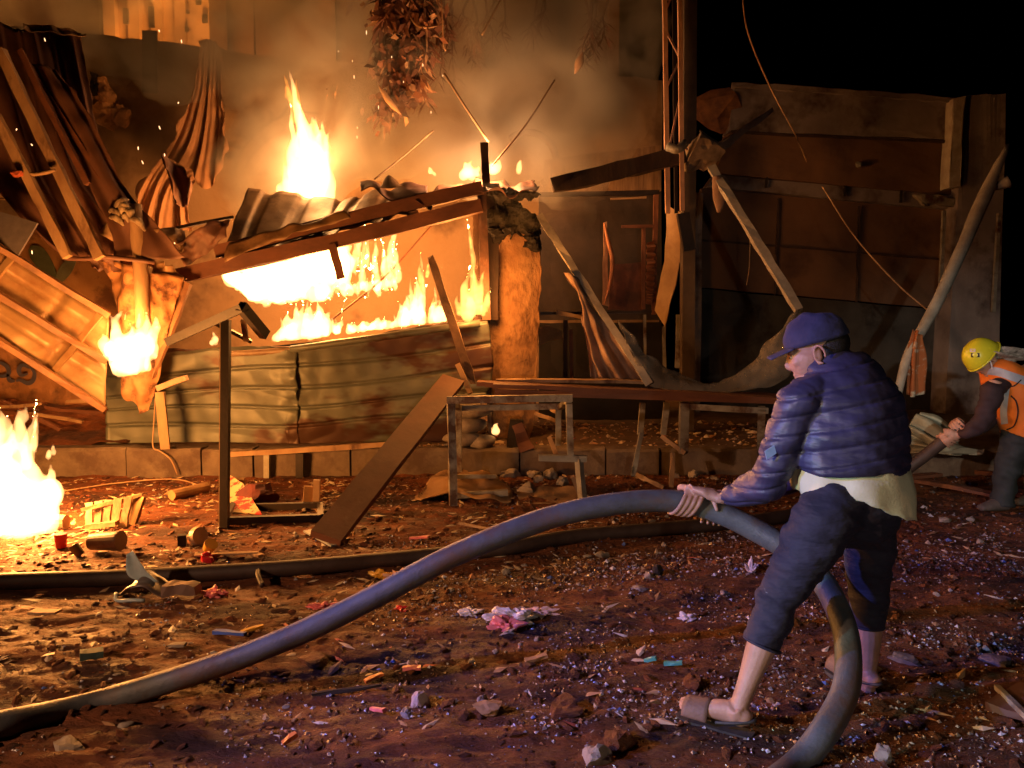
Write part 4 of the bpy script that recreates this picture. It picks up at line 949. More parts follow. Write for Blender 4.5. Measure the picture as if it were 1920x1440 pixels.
# 1 main mass under the roof
m = MB()
for i in range(60):
    px = fr_.uniform(432, 640)
    t = (px - 432) / 303
    base = 528 + 42 * math.sin(math.pi * min(1, t * 1.9)) if t < .52 else fr_.uniform(500, 545)
    base -= fr_.uniform(0, 18)
    h = base - (508 - 75 * t) - fr_.uniform(-6, 16)
    tongue(m, px, base, fr_.uniform(7.95, 8.5), max(h, 18) * 1.25, fr_.uniform(26, 52) * (1 if h > 30 else .7), fr_.uniform(-6, 14), 1.0)
for (px, py, h, w) in ((440, 535, 30, 18), (455, 550, 30, 14), (470, 562, 30, 16), (500, 572, 35, 20), (530, 568, 30, 20), (655, 555, 40, 18), (690, 560, 45, 10), (705, 545, 50, 16), (730, 540, 60, 20), (745, 530, 40, 10), (600, 550, 14, 60), (560, 558, 16, 50), (470, 510, 40, 40), (640, 505, 40, 50)):
    tongue(m, px, py, 8.1, h * 1.1, w, fr_.uniform(-8, 8), .8)
for (px, py, rx, rz) in ((480, 535, 50, 28), (530, 525, 65, 38), (590, 512, 50, 18), (640, 500, 30, 14)):
    pass
for i in range(70):
    px = fr_.uniform(440, 745); lo = 560 - max(0, px - 560) * .10 - max(0, 500 - px) * .5
    tongue(m, px, lo - 18, 8.1 + fr_.uniform(-.15, .2), -fr_.uniform(14, 34), fr_.uniform(7, 15), fr_.uniform(-9, 9), .8)
for i in range(26):
    px = fr_.uniform(620, 745)
    tongue(m, px, fr_.uniform(500, 545), 8.1 + fr_.uniform(-.2, .3), fr_.uniform(50, 100), fr_.uniform(7, 15), fr_.uniform(-6, 14), .7)
for (px, py, rx, rz) in ((480, 530, 42, 22), (530, 522, 55, 30)):
    s = 8.2 / FOC
    m.add(ball(P(px, py, 8.25), rx * s, .2, rz * s, sub=2))
build_fire('kiosk_fire', m, 'blinding white-yellow mass of flame under the kiosk roof', flame_mat('flame_glow_core', 30, (1, 0.49, 0.16)), .013, .022)
# 2 low jagged line on the counter
m = MB()
def edge_y(px): return 656 - (px - 420) * (656 - 600) / 490
for i in range(120):
    px = fr_.uniform(512, 838)
    t = (px - 512) / 326
    hh = 50 * math.exp(-((px - 575) / 42) ** 2) + 22 + 62 * math.exp(-((px - 785) / 30) ** 2)
    tongue(m, px, edge_y(px) - 6, fr_.uniform(7.6, 7.75), hh * fr_.uniform(.5, 1.15), fr_.uniform(7, 16) * (1.6 if 540 < px < 610 else 1), fr_.uniform(-10, 14), .9)
for (px, py, h, w, l) in ((795, 560, 110, 9, -8), (818, 580, 60, 7, -6), (640, 590, 40, 6, 12), (880, 0, 0, 0, 0))[:3]:
    tongue(m, px, py, 7.7, h, w, l)
build_fire('counter_fire', m, 'low jagged line of flames burning along the kiosk counter edge', FLAMEHOT, .012, .01)
# 3 right-hand flames by the corner post
m = MB()
for (px, py, h, w, l) in ((872, 590, 95, 20, 4), (885, 595, 120, 22, 0), (896, 590, 80, 18, 6), (862, 590, 40, 14, -8), (905, 592, 50, 14, 12), (912, 585, 45, 10, 10), (888, 520, 110, 12, -10), (882, 480, 70, 8, -4), (878, 600, 60, 26, 0), (900, 560, 60, 12, 8), (790, 545, 60, 12, -3), (800, 520, 30, 8, 6), (775, 595, 70, 12, 6), (790, 596, 60, 16, -6), (806, 598, 50, 10, 10)):
    tongue(m, px, py, 7.27 + fr_.uniform(-.05, .05), h, w, l, .7)
build_fire('corner_fire', m, 'forked yellow flames climbing at the right corner post of the kiosk', FLAME, .010, .010)
# 4 tall flame above the roof
m = MB()
for (px, py, h, w, l) in ((585, 372, 190, 44, -26), (560, 370, 130, 36, -10), (605, 372, 140, 32, -4), (575, 360, 240, 22, -30), (590, 370, 120, 50, 0), (540, 368, 70, 26, -4), (616, 368, 80, 18, 6), (600, 340, 120, 18, -18), (556, 290, 110, 12, -16), (568, 250, 90, 8, -12), (610, 300, 60, 14, 8), (525, 366, 30, 16, 2), (598, 372, 160, 30, -14), (622, 372, 50, 12, 4), (565, 330, 60, 8, -22)):
    tongue(m, px, py + 4, 8.6 + fr_.uniform(-.08, .08), h, w, l, .9)
for i in range(16): tongue(m, fr_.uniform(555, 612), 350, 8.6, fr_.uniform(90, 150), fr_.uniform(10, 20), fr_.uniform(-16, 4))
build_fire('roof_flame', m, 'tall narrow flame shooting up behind the corrugated roof', FLAMEHOT, .014, .012)
m = MB()
for (px, py, h, w, l) in ((552, 230, 95, 14, -20), (560, 200, 60, 10, -6), (543, 190, 50, 7, -10), (566, 240, 80, 12, -14), (628, 185, 40, 4, 8), (612, 190, 24, 3, 5), (536, 185, 30, 5, -4)):
    tongue(m, px, py, 8.6, h, w, l, .7)
build_fire('flame_tip', m, 'faint orange flame tips above the tall roof flame', FLAMESOFT, .010, .008)
# 5 small fires on the roof ridge
for (lst, lab) in (([(876, 334, 26, 22, -4), (868, 335, 14, 12, 0), (884, 336, 20, 12, 6), (893, 330, 16, 10, 3), (880, 318, 14, 8, 2)], 'small white flame on the roof ridge left of the dark post'), ([(922, 326, 18, 14, 2), (934, 322, 20, 8, 4), (926, 322, 12, 18, 0), (930, 324, 22, 8, 6)], 'small white flame on the roof ridge right of the dark post'), ([(972, 325, 22, 9, 4), (975, 318, 16, 6, 2)], 'tiny detached flame right of the roof ridge'), ([(808, 325, 10, 8, -4), (816, 330, 12, 5, -10)], 'tiny flame at the left end of the roof ridge'), ([(930, 812, 16, 12, 2), (926, 812, 10, 8, -2)], 'small white flame at the foot of the scorched slab'), ([(404, 645, 20, 10, -4), (398, 646, 12, 8, 0)], 'tiny flames licking the left end of the kiosk front')):
    m = MB()
    for a in lst: tongue(m, a[0], a[1], 7.85 if a[1] < 400 else 7.2, a[2] * 1.2, a[3] * 1.2, a[4], .9)
    build_fire('small_flame', m, lab, FLAMEHOT, .006, .004)
# 6 hanging fire on the burnt sheet
m = MB()
for (px, py, h, w, l) in ((222, 690, 100, 36, -8), (240, 700, 90, 44, 0), (262, 690, 80, 40, 6), (285, 670, 70, 26, 8), (205, 675, 50, 26, -10), (218, 640, 60, 22, 6), (272, 640, 50, 18, 6), (288, 640, 50, 14, 4), (196, 660, 26, 18, -6), (278, 695, 40, 14, 4), (246, 650, 50, 16, -4), (210, 655, 60, 16, 2), (240, 690, 30, 60, 0), (258, 615, 30, 9, 4), (234, 600, 22, 7, 6), (275, 612, 30, 7, 0)):
    tongue(m, px, py, 6.82 + fr_.uniform(-.05, .05), h, w, l, .8)
for (px, py, rx, rz) in ((240, 652, 38, 28), (265, 648, 26, 26), (218, 655, 22, 18)):
    s = 6.8 / FOC; m.add(ball(P(px, py, 6.82), rx * s, .11, rz * s, sub=2))
build_fire('sheet_fire', m, 'round ball of flame on the hanging burnt sheet, left of the steel frame', FLAMEHOT, .012, .014)
# 7 ground fire at the left edge
m = MB()
for (px, py, h, w, l) in ((10, 1005, 200, 90, -4), (45, 1005, 170, 80, 4), (75, 1000, 120, 50, 8), (-30, 1005, 240, 90, 0), (85, 1000, 60, 40, 6), (30, 900, 140, 40, 8), (50, 880, 120, 28, 12), (62, 860, 110, 16, 8), (12, 880, 110, 28, -2), (66, 850, 100, 12, 4), (25, 850, 60, 18, -2), (-10, 900, 140, 60, 0), (90, 930, 60, 26, 6), (98, 900, 20, 14, 10), (30, 1010, 60, 70, 0), (-60, 1005, 220, 80, 0), (60, 1000, 90, 60, 0), (10, 1015, 60, 26, -6), (90, 860, 22, 9, 6), (100, 855, 30, 9, 0), (60, 800, 60, 9, 10), (48, 790, 50, 9, 2), (104, 918, 14, 12, 6)):
    tongue(m, px, py, 5.12 + fr_.uniform(-.08, .08), h, w, l, .8)
for (px, py, rx, rz) in ((20, 950, 70, 62), (60, 960, 48, 46), (-20, 900, 60, 60), (85, 930, 26, 34)):
    s = 5.1 / FOC; m.add(ball(P(px, py, 5.13), rx * s, .16, rz * s, sub=2))
build_fire('ground_fire', m, 'large bright bonfire on the ground at the left edge', FLAMEHOT, .014, .016)
# embers
for i in range(24):
    if i < 12: px, py = fr_.uniform(20, 340), fr_.uniform(40, 470)
    else: px, py = fr_.uniform(600, 860), fr_.uniform(20, 260)
    Y = fr_.uniform(5.8, 6.9) if i < 12 else 7.6
    l = fr_.uniform(2, 8) if i < 12 else fr_.uniform(3, 9)
    dx = fr_.uniform(-2, 4) if i < 12 else .4
    o = mobj('ember', *tube([P(px, py, Y), P(px + dx * .5, py + l * .5, Y), P(px + dx, py + l, Y)], [.001, .0042 if i < 12 else .003, .001], 5, n=4), EMBER)
    tag(o, 'tiny glowing ember drifting in front of the wreckage', 'ember', 'embers flying in the air')
# ================================================================== SMOKE
def plume(name, blobs, mat, label, vox=.12):
    m = MB()
    for (px, py, Y, r, rz) in blobs: m.add(ball(P(px, py, Y), r, min(r, .75), rz, sub=2))
    v_, f_ = fuse(m, vox, 4, lambda v, n: .26 * noise.noise(v * 1.2) + .13 * noise.noise(v * 2.7) + .05 * noise.noise(v * 6))
    o = mobj(name, v_, f_, mat, smooth=True)
    return tag(o, label, 'smoke')
plume('smoke_plume', [(900, 290, 8.9, .8, .6), (850, 200, 8.9, .95, .8), (960, 130, 8.9, 1.1, .9), (1050, 230, 8.8, .9, .8), (1100, 110, 8.9, 1.0, .9), (880, 30, 9.0, 1.2, .9), (720, 230, 9.0, .9, .8), (650, 120, 9.0, 1.0, .9), (560, 240, 9.0, .9, 1.0), (480, 330, 8.9, .6, .6), (400, 60, 9.2, 1.3, .9), (200, 20, 9.4, 1.4, .9), (0, 0, 9.4, 1.4, .8), (-200, 0, 9.4, 1.4, .8), (600, -60, 9.4, 1.6, 1.0), (1000, -80, 9.4, 1.6, 1.0), (1120, 30, 9.2, .85, .9), (1160, 180, 8.9, .55, .8)],
      smoke_mat('smoke', 2.7, (.90, .82, .72), 1.15, .40, .68), 'glowing orange-brown smoke rising over the kiosk in front of the wall')
plume('smoke_wisp', [(955, 380, 7.35, .28, .2), (1010, 400, 7.35, .34, .22), (1060, 395, 7.4, .32, .2), (1000, 350, 7.4, .3, .18)],
      smoke_mat('smoke_thick', 1.0, (.40, .36, .29), 2.4, .40, .66), 'dark grey smoke drifting out beside the roof corner over the scorched slab', vox=.05)
plume('smoke_wisp', [(240, 250, 9.2, .35, .3), (290, 290, 9.1, .4, .3), (215, 300, 9.0, .3, .25), (320, 330, 9.0, .3, .2)],
      smoke_mat('smoke_dark', 2.2, (.16, .10, .07), 1.8, .36, .62), 'dark brown smoke hanging between the awning and the tan cloth', vox=.06)
# ================================================================== HOSES
HR = .046
hand_c = P(1285, 946, 3.12)
hose_pts = [G(-330, 1395, .05), G(-150, 1378, .055), P(0, 1358, G(0, 1380).y), P(180, 1318, 2.80), P(400, 1250, 2.86), P(560, 1188, 2.92), P(700, 1120, 2.97), P(850, 1042, 3.02), P(1000, 981, 3.07), P(1120, 950, 3.10), P(1220, 939, 3.12), P(1290, 943, 3.12), P(1350, 962, 3.10), P(1410, 990, 3.05), P(1470, 1025, 2.98), P(1530, 1075, 2.92), P(1572, 1145, 2.80), P(1590, 1220, 2.68), P(1585, 1295, 2.56), P(1548, 1368, 2.46), P(1488, 1440, 2.38), G(1400, 1500, .05), G(1250, 1530, .05), G(1000, 1570, .05)]
ho = mobj('fire_hose', *tube(hose_pts, HR, 20, n=260, rr=.05), HOSE, smooth=True)
tag(ho, 'thick blue-grey rubber hose arching up to the man\'s hands and looping behind his leg', 'hose')
h2 = [GZ(-200, 1112, .045), GZ(0, 1106, .045), GZ(200, 1099, .045), GZ(400, 1089, .045), GZ(600, 1075, .045), GZ(800, 1056, .045), GZ(950, 1040, .045), GZ(1080, 1018, .045), GZ(1250, 1003, .045), GZ(1400, 990, .045), GZ(1500, 975, .05), P(1580, 940, 5.95), P(1660, 905, 5.95), P(1720, 865, 5.9), P(1770, 826, 5.8), P(1810, 795, 5.75)]
tag(mobj('fire_hose', *tube(h2, .046, 14, n=160), HOSEDARK, smooth=True), 'dark muddy hose lying across the ground up to the rescuer\'s hand', 'hose')
tag(mobj('thin_hose', *tube([GZ(492, 1105, .02), GZ(484, 1092, .05), GZ(492, 1082, .05), GZ(520, 1080, .03), GZ(620, 1073, .02), GZ(740, 1063, .02)], .014, 8, n=40), HOSEDARK, smooth=True), 'thin black cable running beside the muddy hose with a curled end', 'cable')
tag(mobj('wire', *tube([GZ(120, 925, .02), GZ(220, 912, .03), GZ(330, 905, .03), GZ(400, 925, .02)], .006, 6, n=30), WOODPALE, smooth=True), 'thin pale wire lying on the mud in front of the kerb, left', 'wire')
tag(mobj('wire', *tube([P(292, 740, 7.0), P(288, 800, 7.0), P(287, 838, 6.98), P(300, 846, 6.98), P(320, 862, 6.97), P(333, 890, 6.98)], .007, 6, n=30), WOODPALE, smooth=True), 'thin pale wire hanging by the slat and curling over the kerb', 'wire')

# ================================================================== RUBBLE AND LITTER
rs = random.Random(21)
PAL = [(0.0, (.13, .07, .045)), (.30, (.20, .17, .17)), (.46, (.08, .04, .03)), (.62, (.34, .30, .30)), (.70, (.18, .09, .05)), (.80, (.50, .48, .55)), (.90, (.40, .18, .09)), (.970, (.10, .16, .45))]  # the pale blue-white tone paints bright glints into some of the chips
CHIP = M_('wet_gravel', (.3, .3, .3), None, 30, rough=.2, bump=.4, bscale=60, island=PAL, spec=.8)
PAL2 = [(0.0, (.48, .34, .20)), (.3, (.30, .16, .08)), (.45, (.55, .42, .28)), (.6, (.16, .08, .05)), (.72, (.42, .22, .10)), (.84, (.60, .52, .42)), (.93, (.50, .12, .07)), (.97, (.12, .1, .1))]
SCRAP = M_('wood_and_paper_scraps', (.3, .3, .3), None, 30, rough=.6, bump=.3, bscale=60, island=PAL2)
def chips(n, region, mat, name, label, smin, smax, flat, clump=None, box_=False, long_=1.0):
    vs, fs = [], []
    bb = ball((0, 0, 0), 1, sub=1)
    ico = ([tuple(v) for v in bb[0]], bb[1])
    octa = ([(1, 0, 0), (0, 1, 0), (-1, 0, 0), (0, -1, 0), (0, 0, 1), (0, 0, -1)], [(0, 1, 4), (1, 2, 4), (2, 3, 4), (3, 0, 4), (1, 0, 5), (2, 1, 5), (3, 2, 5), (0, 3, 5)])
    k = 0
    while k < n:
        x = rs.uniform(region[0], region[1]); y = rs.uniform(region[2], region[3])
        if clump and rs.random() > clump(x, y): continue
        k += 1
        s = smin + (smax - smin) * rs.random() ** 4
        a = rs.uniform(0, 6.28); ca, sa = math.cos(a), math.sin(a); e = rs.uniform(.5, 1) / long_
        z = rel(x, y) if y < 7.02 else pvh(x, y)
        base, tri = ico if (mat is MUD and s > .009) else octa
        q = [rs.uniform(.62, 1.25) for _ in range(len(base))]
        m = len(vs)
        tl = rs.uniform(-.35, .35)
        for (b, qq) in zip(base, q):
            lx, ly, lz = b[0] * s * qq, b[1] * s * e * qq, b[2] * s * flat * qq + b[0] * s * tl
            vs.append((x + lx * ca - ly * sa, y + lx * sa + ly * ca, z + lz + s * flat * .25))
        fs += [tuple(i + m for i in t) for t in tri]
    o = mobj(name, vs, fs, mat, org=(0, 4, 0))
    return tag(o, label, None, None, 'stuff')
def clus(x, y):
    c = noise.noise(Vector((x * 1.6, y * 2.4, 3.3))) + .5 * noise.noise(Vector((x * 5, y * 7, 1)))
    base = .10 + max(0, c * 1.7)
    rgt = .22 + .78 * min(1, max(0, (x + 1.3) / 2.0))
    return min(1, base * rgt)
chips(30000, (-2.2, 3.6, 1.9, 5.2), CHIP, 'gravel', 'wet grey gravel and glass chips scattered over the mud', .0024, .015, .6, clus)
chips(2600, (-3.8, 5.5, 4.2, 7.0), CHIP, 'gravel', 'small stones scattered near the kerb', .006, .03, .6, clus)
def cl2(x, y): return min(1, (.25 + max(0, 2 * noise.noise(Vector((x * 1.2, y * 1.6, 9))))) * (1.0 if x < .6 else .35) * (1 if y > 4.2 else .35))
chips(6500, (-4.4, 3.2, 2.6, 7.0), SCRAP, 'scraps', 'splinters, paper and wood scraps littering the mud', .010, .065, .13, cl2, long_=2.2)
chips(9000, (-4.4, 4.5, 1.9, 7.0), MUD, 'mud_clods', 'small clods and ridges of wet mud', .008, .040, .42, None, long_=1.4)
chips(900, (-1.0, 3.4, 7.2, 9.0), SCRAP, 'scraps', 'burnt scraps littering the pavement under the tables', .015, .07, .4, None, long_=1.6)
# ---- stones one could pick up
def put(px, py, dz=0): return GZ(px, py, dz)
def st1(px, py, r, label, mat=STONEBLUE, flat=.6, name='stone', cat='stone', seed=None, ang=.45):
    p = put(px, py); p.z -= r * .15
    return tag(mobj(name, *rock(p, r, seed or (px % 37) + 1, 3, flat, ang), mat), label, cat)
st1(788, 1322, .050, 'pale pinkish stone left of the darker chipped stone, lower middle', M_('pinkish_stone', (.42, .34, .34), (.3, .22, .2), 10, .7, .5), .8)
st1(762, 1340, .030, 'small rounded brown stone touching the pale pinkish stone')
st1(918, 1330, .048, 'chipped stone with pale left face and brown right side, lower middle', CARD, .5)
st1(905, 1318, .026, 'pale blue-grey shard resting on the chipped brown stone', STONEBLUE, .9)
st1(1232, 1075, .045, 'dark two-tone stone standing right of the muddy hose, centre right', CHAR, .8)
st1(1215, 1082, .026, 'pale small stone against the dark two-tone stone', STONE, .8)
st1(1130, 1043, .042, 'rough grey stone below the muddy hose near its dark shadow', STONE, .5)
st1(1102, 1045, .022, 'small pale stone left of the rough grey stone under the muddy hose', STONE)
st1(948, 1078, .026, 'small upright tan stone alone in the mud below the arching hose', STONE, 1.1)
st1(1198, 1106, .034, 'flat dark stone with blue edge, centre right', STONEBLUE, .4)
st1(1060, 1335, .070, 'clump of mud with pale stones in it, lower middle right', MUD, .4, 'clod', 'clod', None, .8)
st1(1158, 1395, .075, 'brown clod crusted with white pebbles near the man\'s sandal', MUD, .5, 'clod', 'clod', None, .8)
st1(1118, 1425, .045, 'rounded grey stone at the bottom edge below the crusted clod', STONE, .7)
st1(1655, 1425, .040, 'pale grey stone at the bottom edge right of the hose', STONE, .9)
st1(1770, 975, .045, 'smooth pale oval stone on the mud left of the rescuer\'s boots', STONE, .4)
st1(1820, 975, .03, 'small stone between the oval stone and the rescuer\'s boots', STONE, .5)
st1(1640, 1080, .02, 'small white pebble between the man\'s legs and the right edge', STONE, .5)
st1(590, 1240, .055, 'dark long clod under the arching hose', MUD, .35, 'clod', 'clod')
st1(125, 1400, .045, 'flat tan stone in the lower left corner', STONE, .35)
st1(1700, 1238, .05, 'pale violet clump of mud and pebbles on the right', STONEBLUE, .3, 'clod', 'clod')
st1(1870, 1240, .06, 'pale violet clump of mud at the right edge', STONEBLUE, .3, 'clod', 'clod')
st1(1300, 1282, .05, 'dark clod with white pebbles left of the bare calf', MUD, .5, 'clod', 'clod')
for k, (px, py, r_) in enumerate(((957, 880, .075), (1000, 895, .06), (1032, 888, .075), (1003, 875, .05), (1055, 910, .06), (990, 925, .07), (1010, 905, .05), (1265, 895, .05), (930, 905, .05), (1300, 880, .06), (1340, 905, .04), (1095, 880, .045))):
    p = G(px, py); y_ = min(p.y, 6.95); p = Vector((P(px, py, y_).x, y_, 0))
    tag(mobj('rubble_stone', *rock(p, r_, k + 41, 3, .8, .5), STONE), 'grey rubble stone heaped at the foot of the kerb under the tables', 'stone', 'rubble stones under the tables')
for k in range(70):
    while True:
        x, y = rs.uniform(-1.8, 3.2), rs.uniform(2.3, 6.2)
        if abs(x) < .62 * y + .2: break
    r_ = rs.uniform(.011, .026)
    tag(mobj('pebble', *rock(Vector((x, y, rel(x, y) - r_ * .2)), r_, k + 3, 2, rs.uniform(.4, .9), .5), (STONEBLUE, STONE, STONEBLUE, CARD)[k % 4]), 'loose wet pebble lying on the churned mud', 'stone', 'loose pebbles on the mud')
# ---- litter
RED = plain('red_plastic', (.65, .015, .03), .35); YEL = plain('yellow_plastic', (.70, .36, .03), .4)
BLUE = plain('blue_plastic', (.06, .13, .62), .35); PINK = plain('pink_plastic', (.75, .20, .20), .35); WHT = plain('white_plastic_film', (.72, .66, .68), .3)
TEAL = plain('teal_plastic', (.10, .45, .38), .35); ORG_ = plain('orange_plastic', (.75, .22, .06), .4); CLR = plain('cloudy_plastic', (.55, .42, .30), .3)
def cup(px, py, r, h, mat, label, lean=(0, 0, 1), name='cup', rim=True):
    p = put(px, py, .005); d = Vector(lean).normalized()
    q = p + d * h + Vector((0, 0, r * (1 - d.z)))
    p = p + Vector((0, 0, r * (1 - d.z)))
    v, f = tube([p, p.lerp(q, .5), q, q - d * .004, q - d * h * .85], [r * .8, r * .9, r, r * .9, r * .72], 20, n=20)
    return tag(mobj(name, v, f, mat, smooth=False), label, name.replace('_', ' '))
cup(115, 1028, .038, .085, RED, 'small bright red plastic cup standing on the mud by the bonfire')
cup(172, 1034, .062, .19, plain('dull_tin', (.20, .15, .12), .4), 'dark open tin can lying on its side near the red cup', (1, -.15, .08), 'tin_can')
cup(152, 1044, .032, .07, plain('olive', (.20, .18, .08)), 'small olive bottle end tipped beside the tin can', (-.6, 0, .8), 'bottle_end')
cup(391, 1034, .042, .05, YEL, 'yellow plastic cup lying tipped on the mud', (.4, -.3, .6))
tag(mobj('plastic_disc', *tube([put(370, 1020, .05), put(370, 1020, .05) + Vector((.03, -.02, .01))], [.062, .055], 24, n=2), CLR), 'round cloudy plastic lid leaning behind the yellow cup', 'lid')
single('dark_block', box(put(342, 1024, .04), .05, .05, .07, .3), CHAR, 'small dark block left of the cloudy plastic lid', 'block')
st1(388, 1052, .040, 'crumpled red ball of plastic below the yellow cup', RED, .9, 'plastic_ball', 'litter')
# burnt crate near the fire
cr = thing('broken_crate', put(205, 980), 'broken pale wooden crate lit up beside the bonfire', 'crate')
b0 = put(205, 985, .0)
for k in range(5):
    a = b0 + Vector((-.14 + .07 * k, -.02 * k, 0))
    mobj('slat', *bar(a + Vector((0, 0, .01)), a + Vector((.01 * (k - 2), .05, .15 + .015 * k)), .05, .018, seg=3, jit=.005), WOODPALE, cr)
mobj('slat', *bar(b0 + Vector((-.17, -.03, .12)), b0 + Vector((.22, .05, .21)), .04, .02, up=(0, 0, 1), seg=3, jit=.005), WOODPALE, cr)
mobj('side_panel', *bar(b0 + Vector((.14, 0, .01)), b0 + Vector((.19, .06, .20)), .13, .02, up=(-.5, -1, 0), seg=3, jit=.006), CARD, cr)
mobj('slat', *bar(b0 + Vector((-.10, -.1, .02)), b0 + Vector((.12, -.12, .05)), .05, .03, up=(0, 0, 1), seg=3, jit=.005), WOODPALE, cr)
tag(mobj('log', *tube([put(60, 993, .05), put(125, 992, .05)], .05, 12, rr=.2), WOODPALE), 'thick short log glowing beside the base of the bonfire', 'log')
tag(mobj('log', *tube([put(322, 938, .04), put(388, 925, .05)], .045, 12, rr=.2), CARD), 'short log lying on the mud left of the steel frame post', 'log')
# triangular carton red/white at the frame
v_, f_ = sheet([[put(427, 922, .16), put(455, 938, .14)], [put(428, 962, .01), put(490, 968, .02)]], 6, 4, .01)
single('carton', (v_, f_), M_('red_cream_carton', (.6, .45, .25), (.6, .42, .22), 3, .6, .1, c3=(.62, .03, .03), s3=9, t3=(.52, .54)), 'torn cream and red carton leaning inside the steel frame', 'carton')
single('dark_cloth', rock(put(480, 945), .13, 8, 3, .7, .7), M_('maroon_cloth', (.14, .03, .03), (.06, .02, .02), 6, .9, .5), 'crumpled maroon cloth behind the torn carton', 'cloth')
single('brown_carton', box(put(440, 925, .06), .16, .1, .12, .2), CARD, 'small brown box behind the carton at the steel post', 'box')
single('upright_block', box(put(594, 950, .10), .05, .04, .22, .1, .05), WOODPALE, 'pale upright wooden block at the end of the frame\'s foot bar', 'block')
single('upright_block', box(put(578, 945, .07), .07, .05, .14, .3, .1), CARD, 'brown wooden block left of the pale upright block', 'block')
# wood and paper chips picked out
def scrapbar(px, py, dx, dy, w_, mat, label, h=.012, z=.015, name='wood_chip', cat='wood chip'):
    return single(name, bar(put(px, py, z), put(px + dx, py + dy, z + .01), w_, h, up=(0, 0, 1), seg=3, jit=.003), mat, label, cat)
scrapbar(402, 1190, 58, 8, .03, BLUE, 'bright blue plastic stick on the mud, left of centre', name='plastic_stick', cat='plastic stick')
scrapbar(452, 1192, 42, -10, .02, YEL, 'yellowish stick touching the blue plastic stick', name='plastic_stick', cat='plastic stick')
scrapbar(530, 1402, 26, -14, .02, ORG_, 'short orange stick near the bottom edge, left of centre', name='plastic_stick', cat='plastic stick')
scrapbar(755, 1260, 34, 2, .022, PINK, 'pink stick beside pale chips, below the arching hose', name='plastic_stick', cat='plastic stick')
scrapbar(684, 1284, 34, -10, .022, ORG_, 'orange chip above the long dark sliver', name='plastic_stick', cat='plastic stick')
scrapbar(695, 1335, 26, 10, .014, PINK, 'small bright pink stick left of the pale pinkish stone', name='plastic_stick', cat='plastic stick')
scrapbar(985, 1246, 40, -8, .03, CARD, 'brown wood chip in the middle of the blue-lit gravel')
scrapbar(585, 1310, 130, -14, .012, CHAR, 'long thin dark sliver on the mud, lower middle', name='sliver')
scrapbar(1208, 1245, 22, 0, .02, TEAL, 'teal plastic scrap left of the green-blue one', name='plastic_scrap', cat='litter')
scrapbar(1245, 1250, 34, 4, .02, TEAL, 'long teal plastic scrap among blue gravel, right of centre', name='plastic_scrap', cat='litter')
scrapbar(150, 1238, 44, -2, .05, M_('green_black', (.05, .09, .08), None, 8), 'small dark green box half sunk in the mud, left', .03, .02, 'small_box', 'box')
scrapbar(365, 1046, 120, -3, .03, WOODPALE, 'thin pale board on the mud behind the red plastic ball', name='board', cat='board')
scrapbar(472, 1042, 18, 8, .04, WOODPALE, 'small end piece of the thin pale board', name='board', cat='board')
scrapbar(860, 985, 90, 20, .018, WOODPALE, 'thin pale stick lying on the mud right of the red-brown plank', name='stick', cat='stick')
scrapbar(905, 1000, 60, 8, .014, WOODPALE, 'second thin stick below the thin pale one', name='stick', cat='stick')
scrapbar(60, 1152, 50, 4, .05, WOODPALE, 'pale flat chip below the muddy hose, far left')
scrapbar(318, 1216, 30, 3, .03, STONE, 'thin pale flake right of the wet rut, left of centre')
scrapbar(770, 1013, 34, 0, .03, PINK, 'small pinkish wad on the mud above the muddy hose', name='wad', cat='litter')
# crumpled bags
def bag(px, py, r, mat, label, flat=.45, seed=1, sx=1.6):
    p = put(px, py)
    v, f = rock(Vector((0, 0, 0)), r, seed, 4, flat, .3)
    v = [Vector((a.x * sx, a.y, a.z)) * (.75 + 1.3 * abs(noise.noise(a * (30 * .05 / r) + Vector((seed, 0, 0)))) + .5 * noise.noise(a * (70 * .05 / r))) + p for a in v]
    return single('plastic_bag', (v, f), mat, label, 'plastic bag', smooth=False)
bag(965, 1162, .062, WHT, 'crumpled white plastic bag on top of the red one in the middle of the mud', .5, 3)
bag(948, 1178, .060, PINK, 'crumpled red-pink plastic bag under the white bag', .4, 7)
bag(1010, 1152, .040, M_('peach_film', (.7, .45, .35), None, 9), 'small peach plastic scrap at the right end of the white bag', .4, 9)
bag(880, 1150, .045, WHT, 'torn pale film left of the white plastic bag', .25, 12)
bag(602, 1140, .032, PINK, 'small pink plastic wad on the mud above the hose', .5, 5)
bag(400, 1118, .035, PINK, 'small salmon-pink wad right of the broken blue plastic', .6, 15)
bag(752, 1090, .055, M_('peach_film2', (.72, .42, .30), (.6, .3, .2), 9), 'peach plastic bag half hidden behind the arching hose', .6, 17)
bag(715, 1082, .035, YEL, 'pale yellow scrap left of the peach plastic bag', .4, 19)
bag(752, 1145, .025, RED, 'tiny dark red wrapper under the hose', .4, 23)
bag(1290, 1162, .026, WHT, 'small pale curled plastic ring left of the trouser leg', .5, 29)
bag(1408, 1075, .032, WHT, 'small clear plastic bag just left of the trouser knee', 1.1, 31, .7)
bag(1330, 850, .07, CLR, 'clear plastic bag by the right leg of the long table', .7, 33)
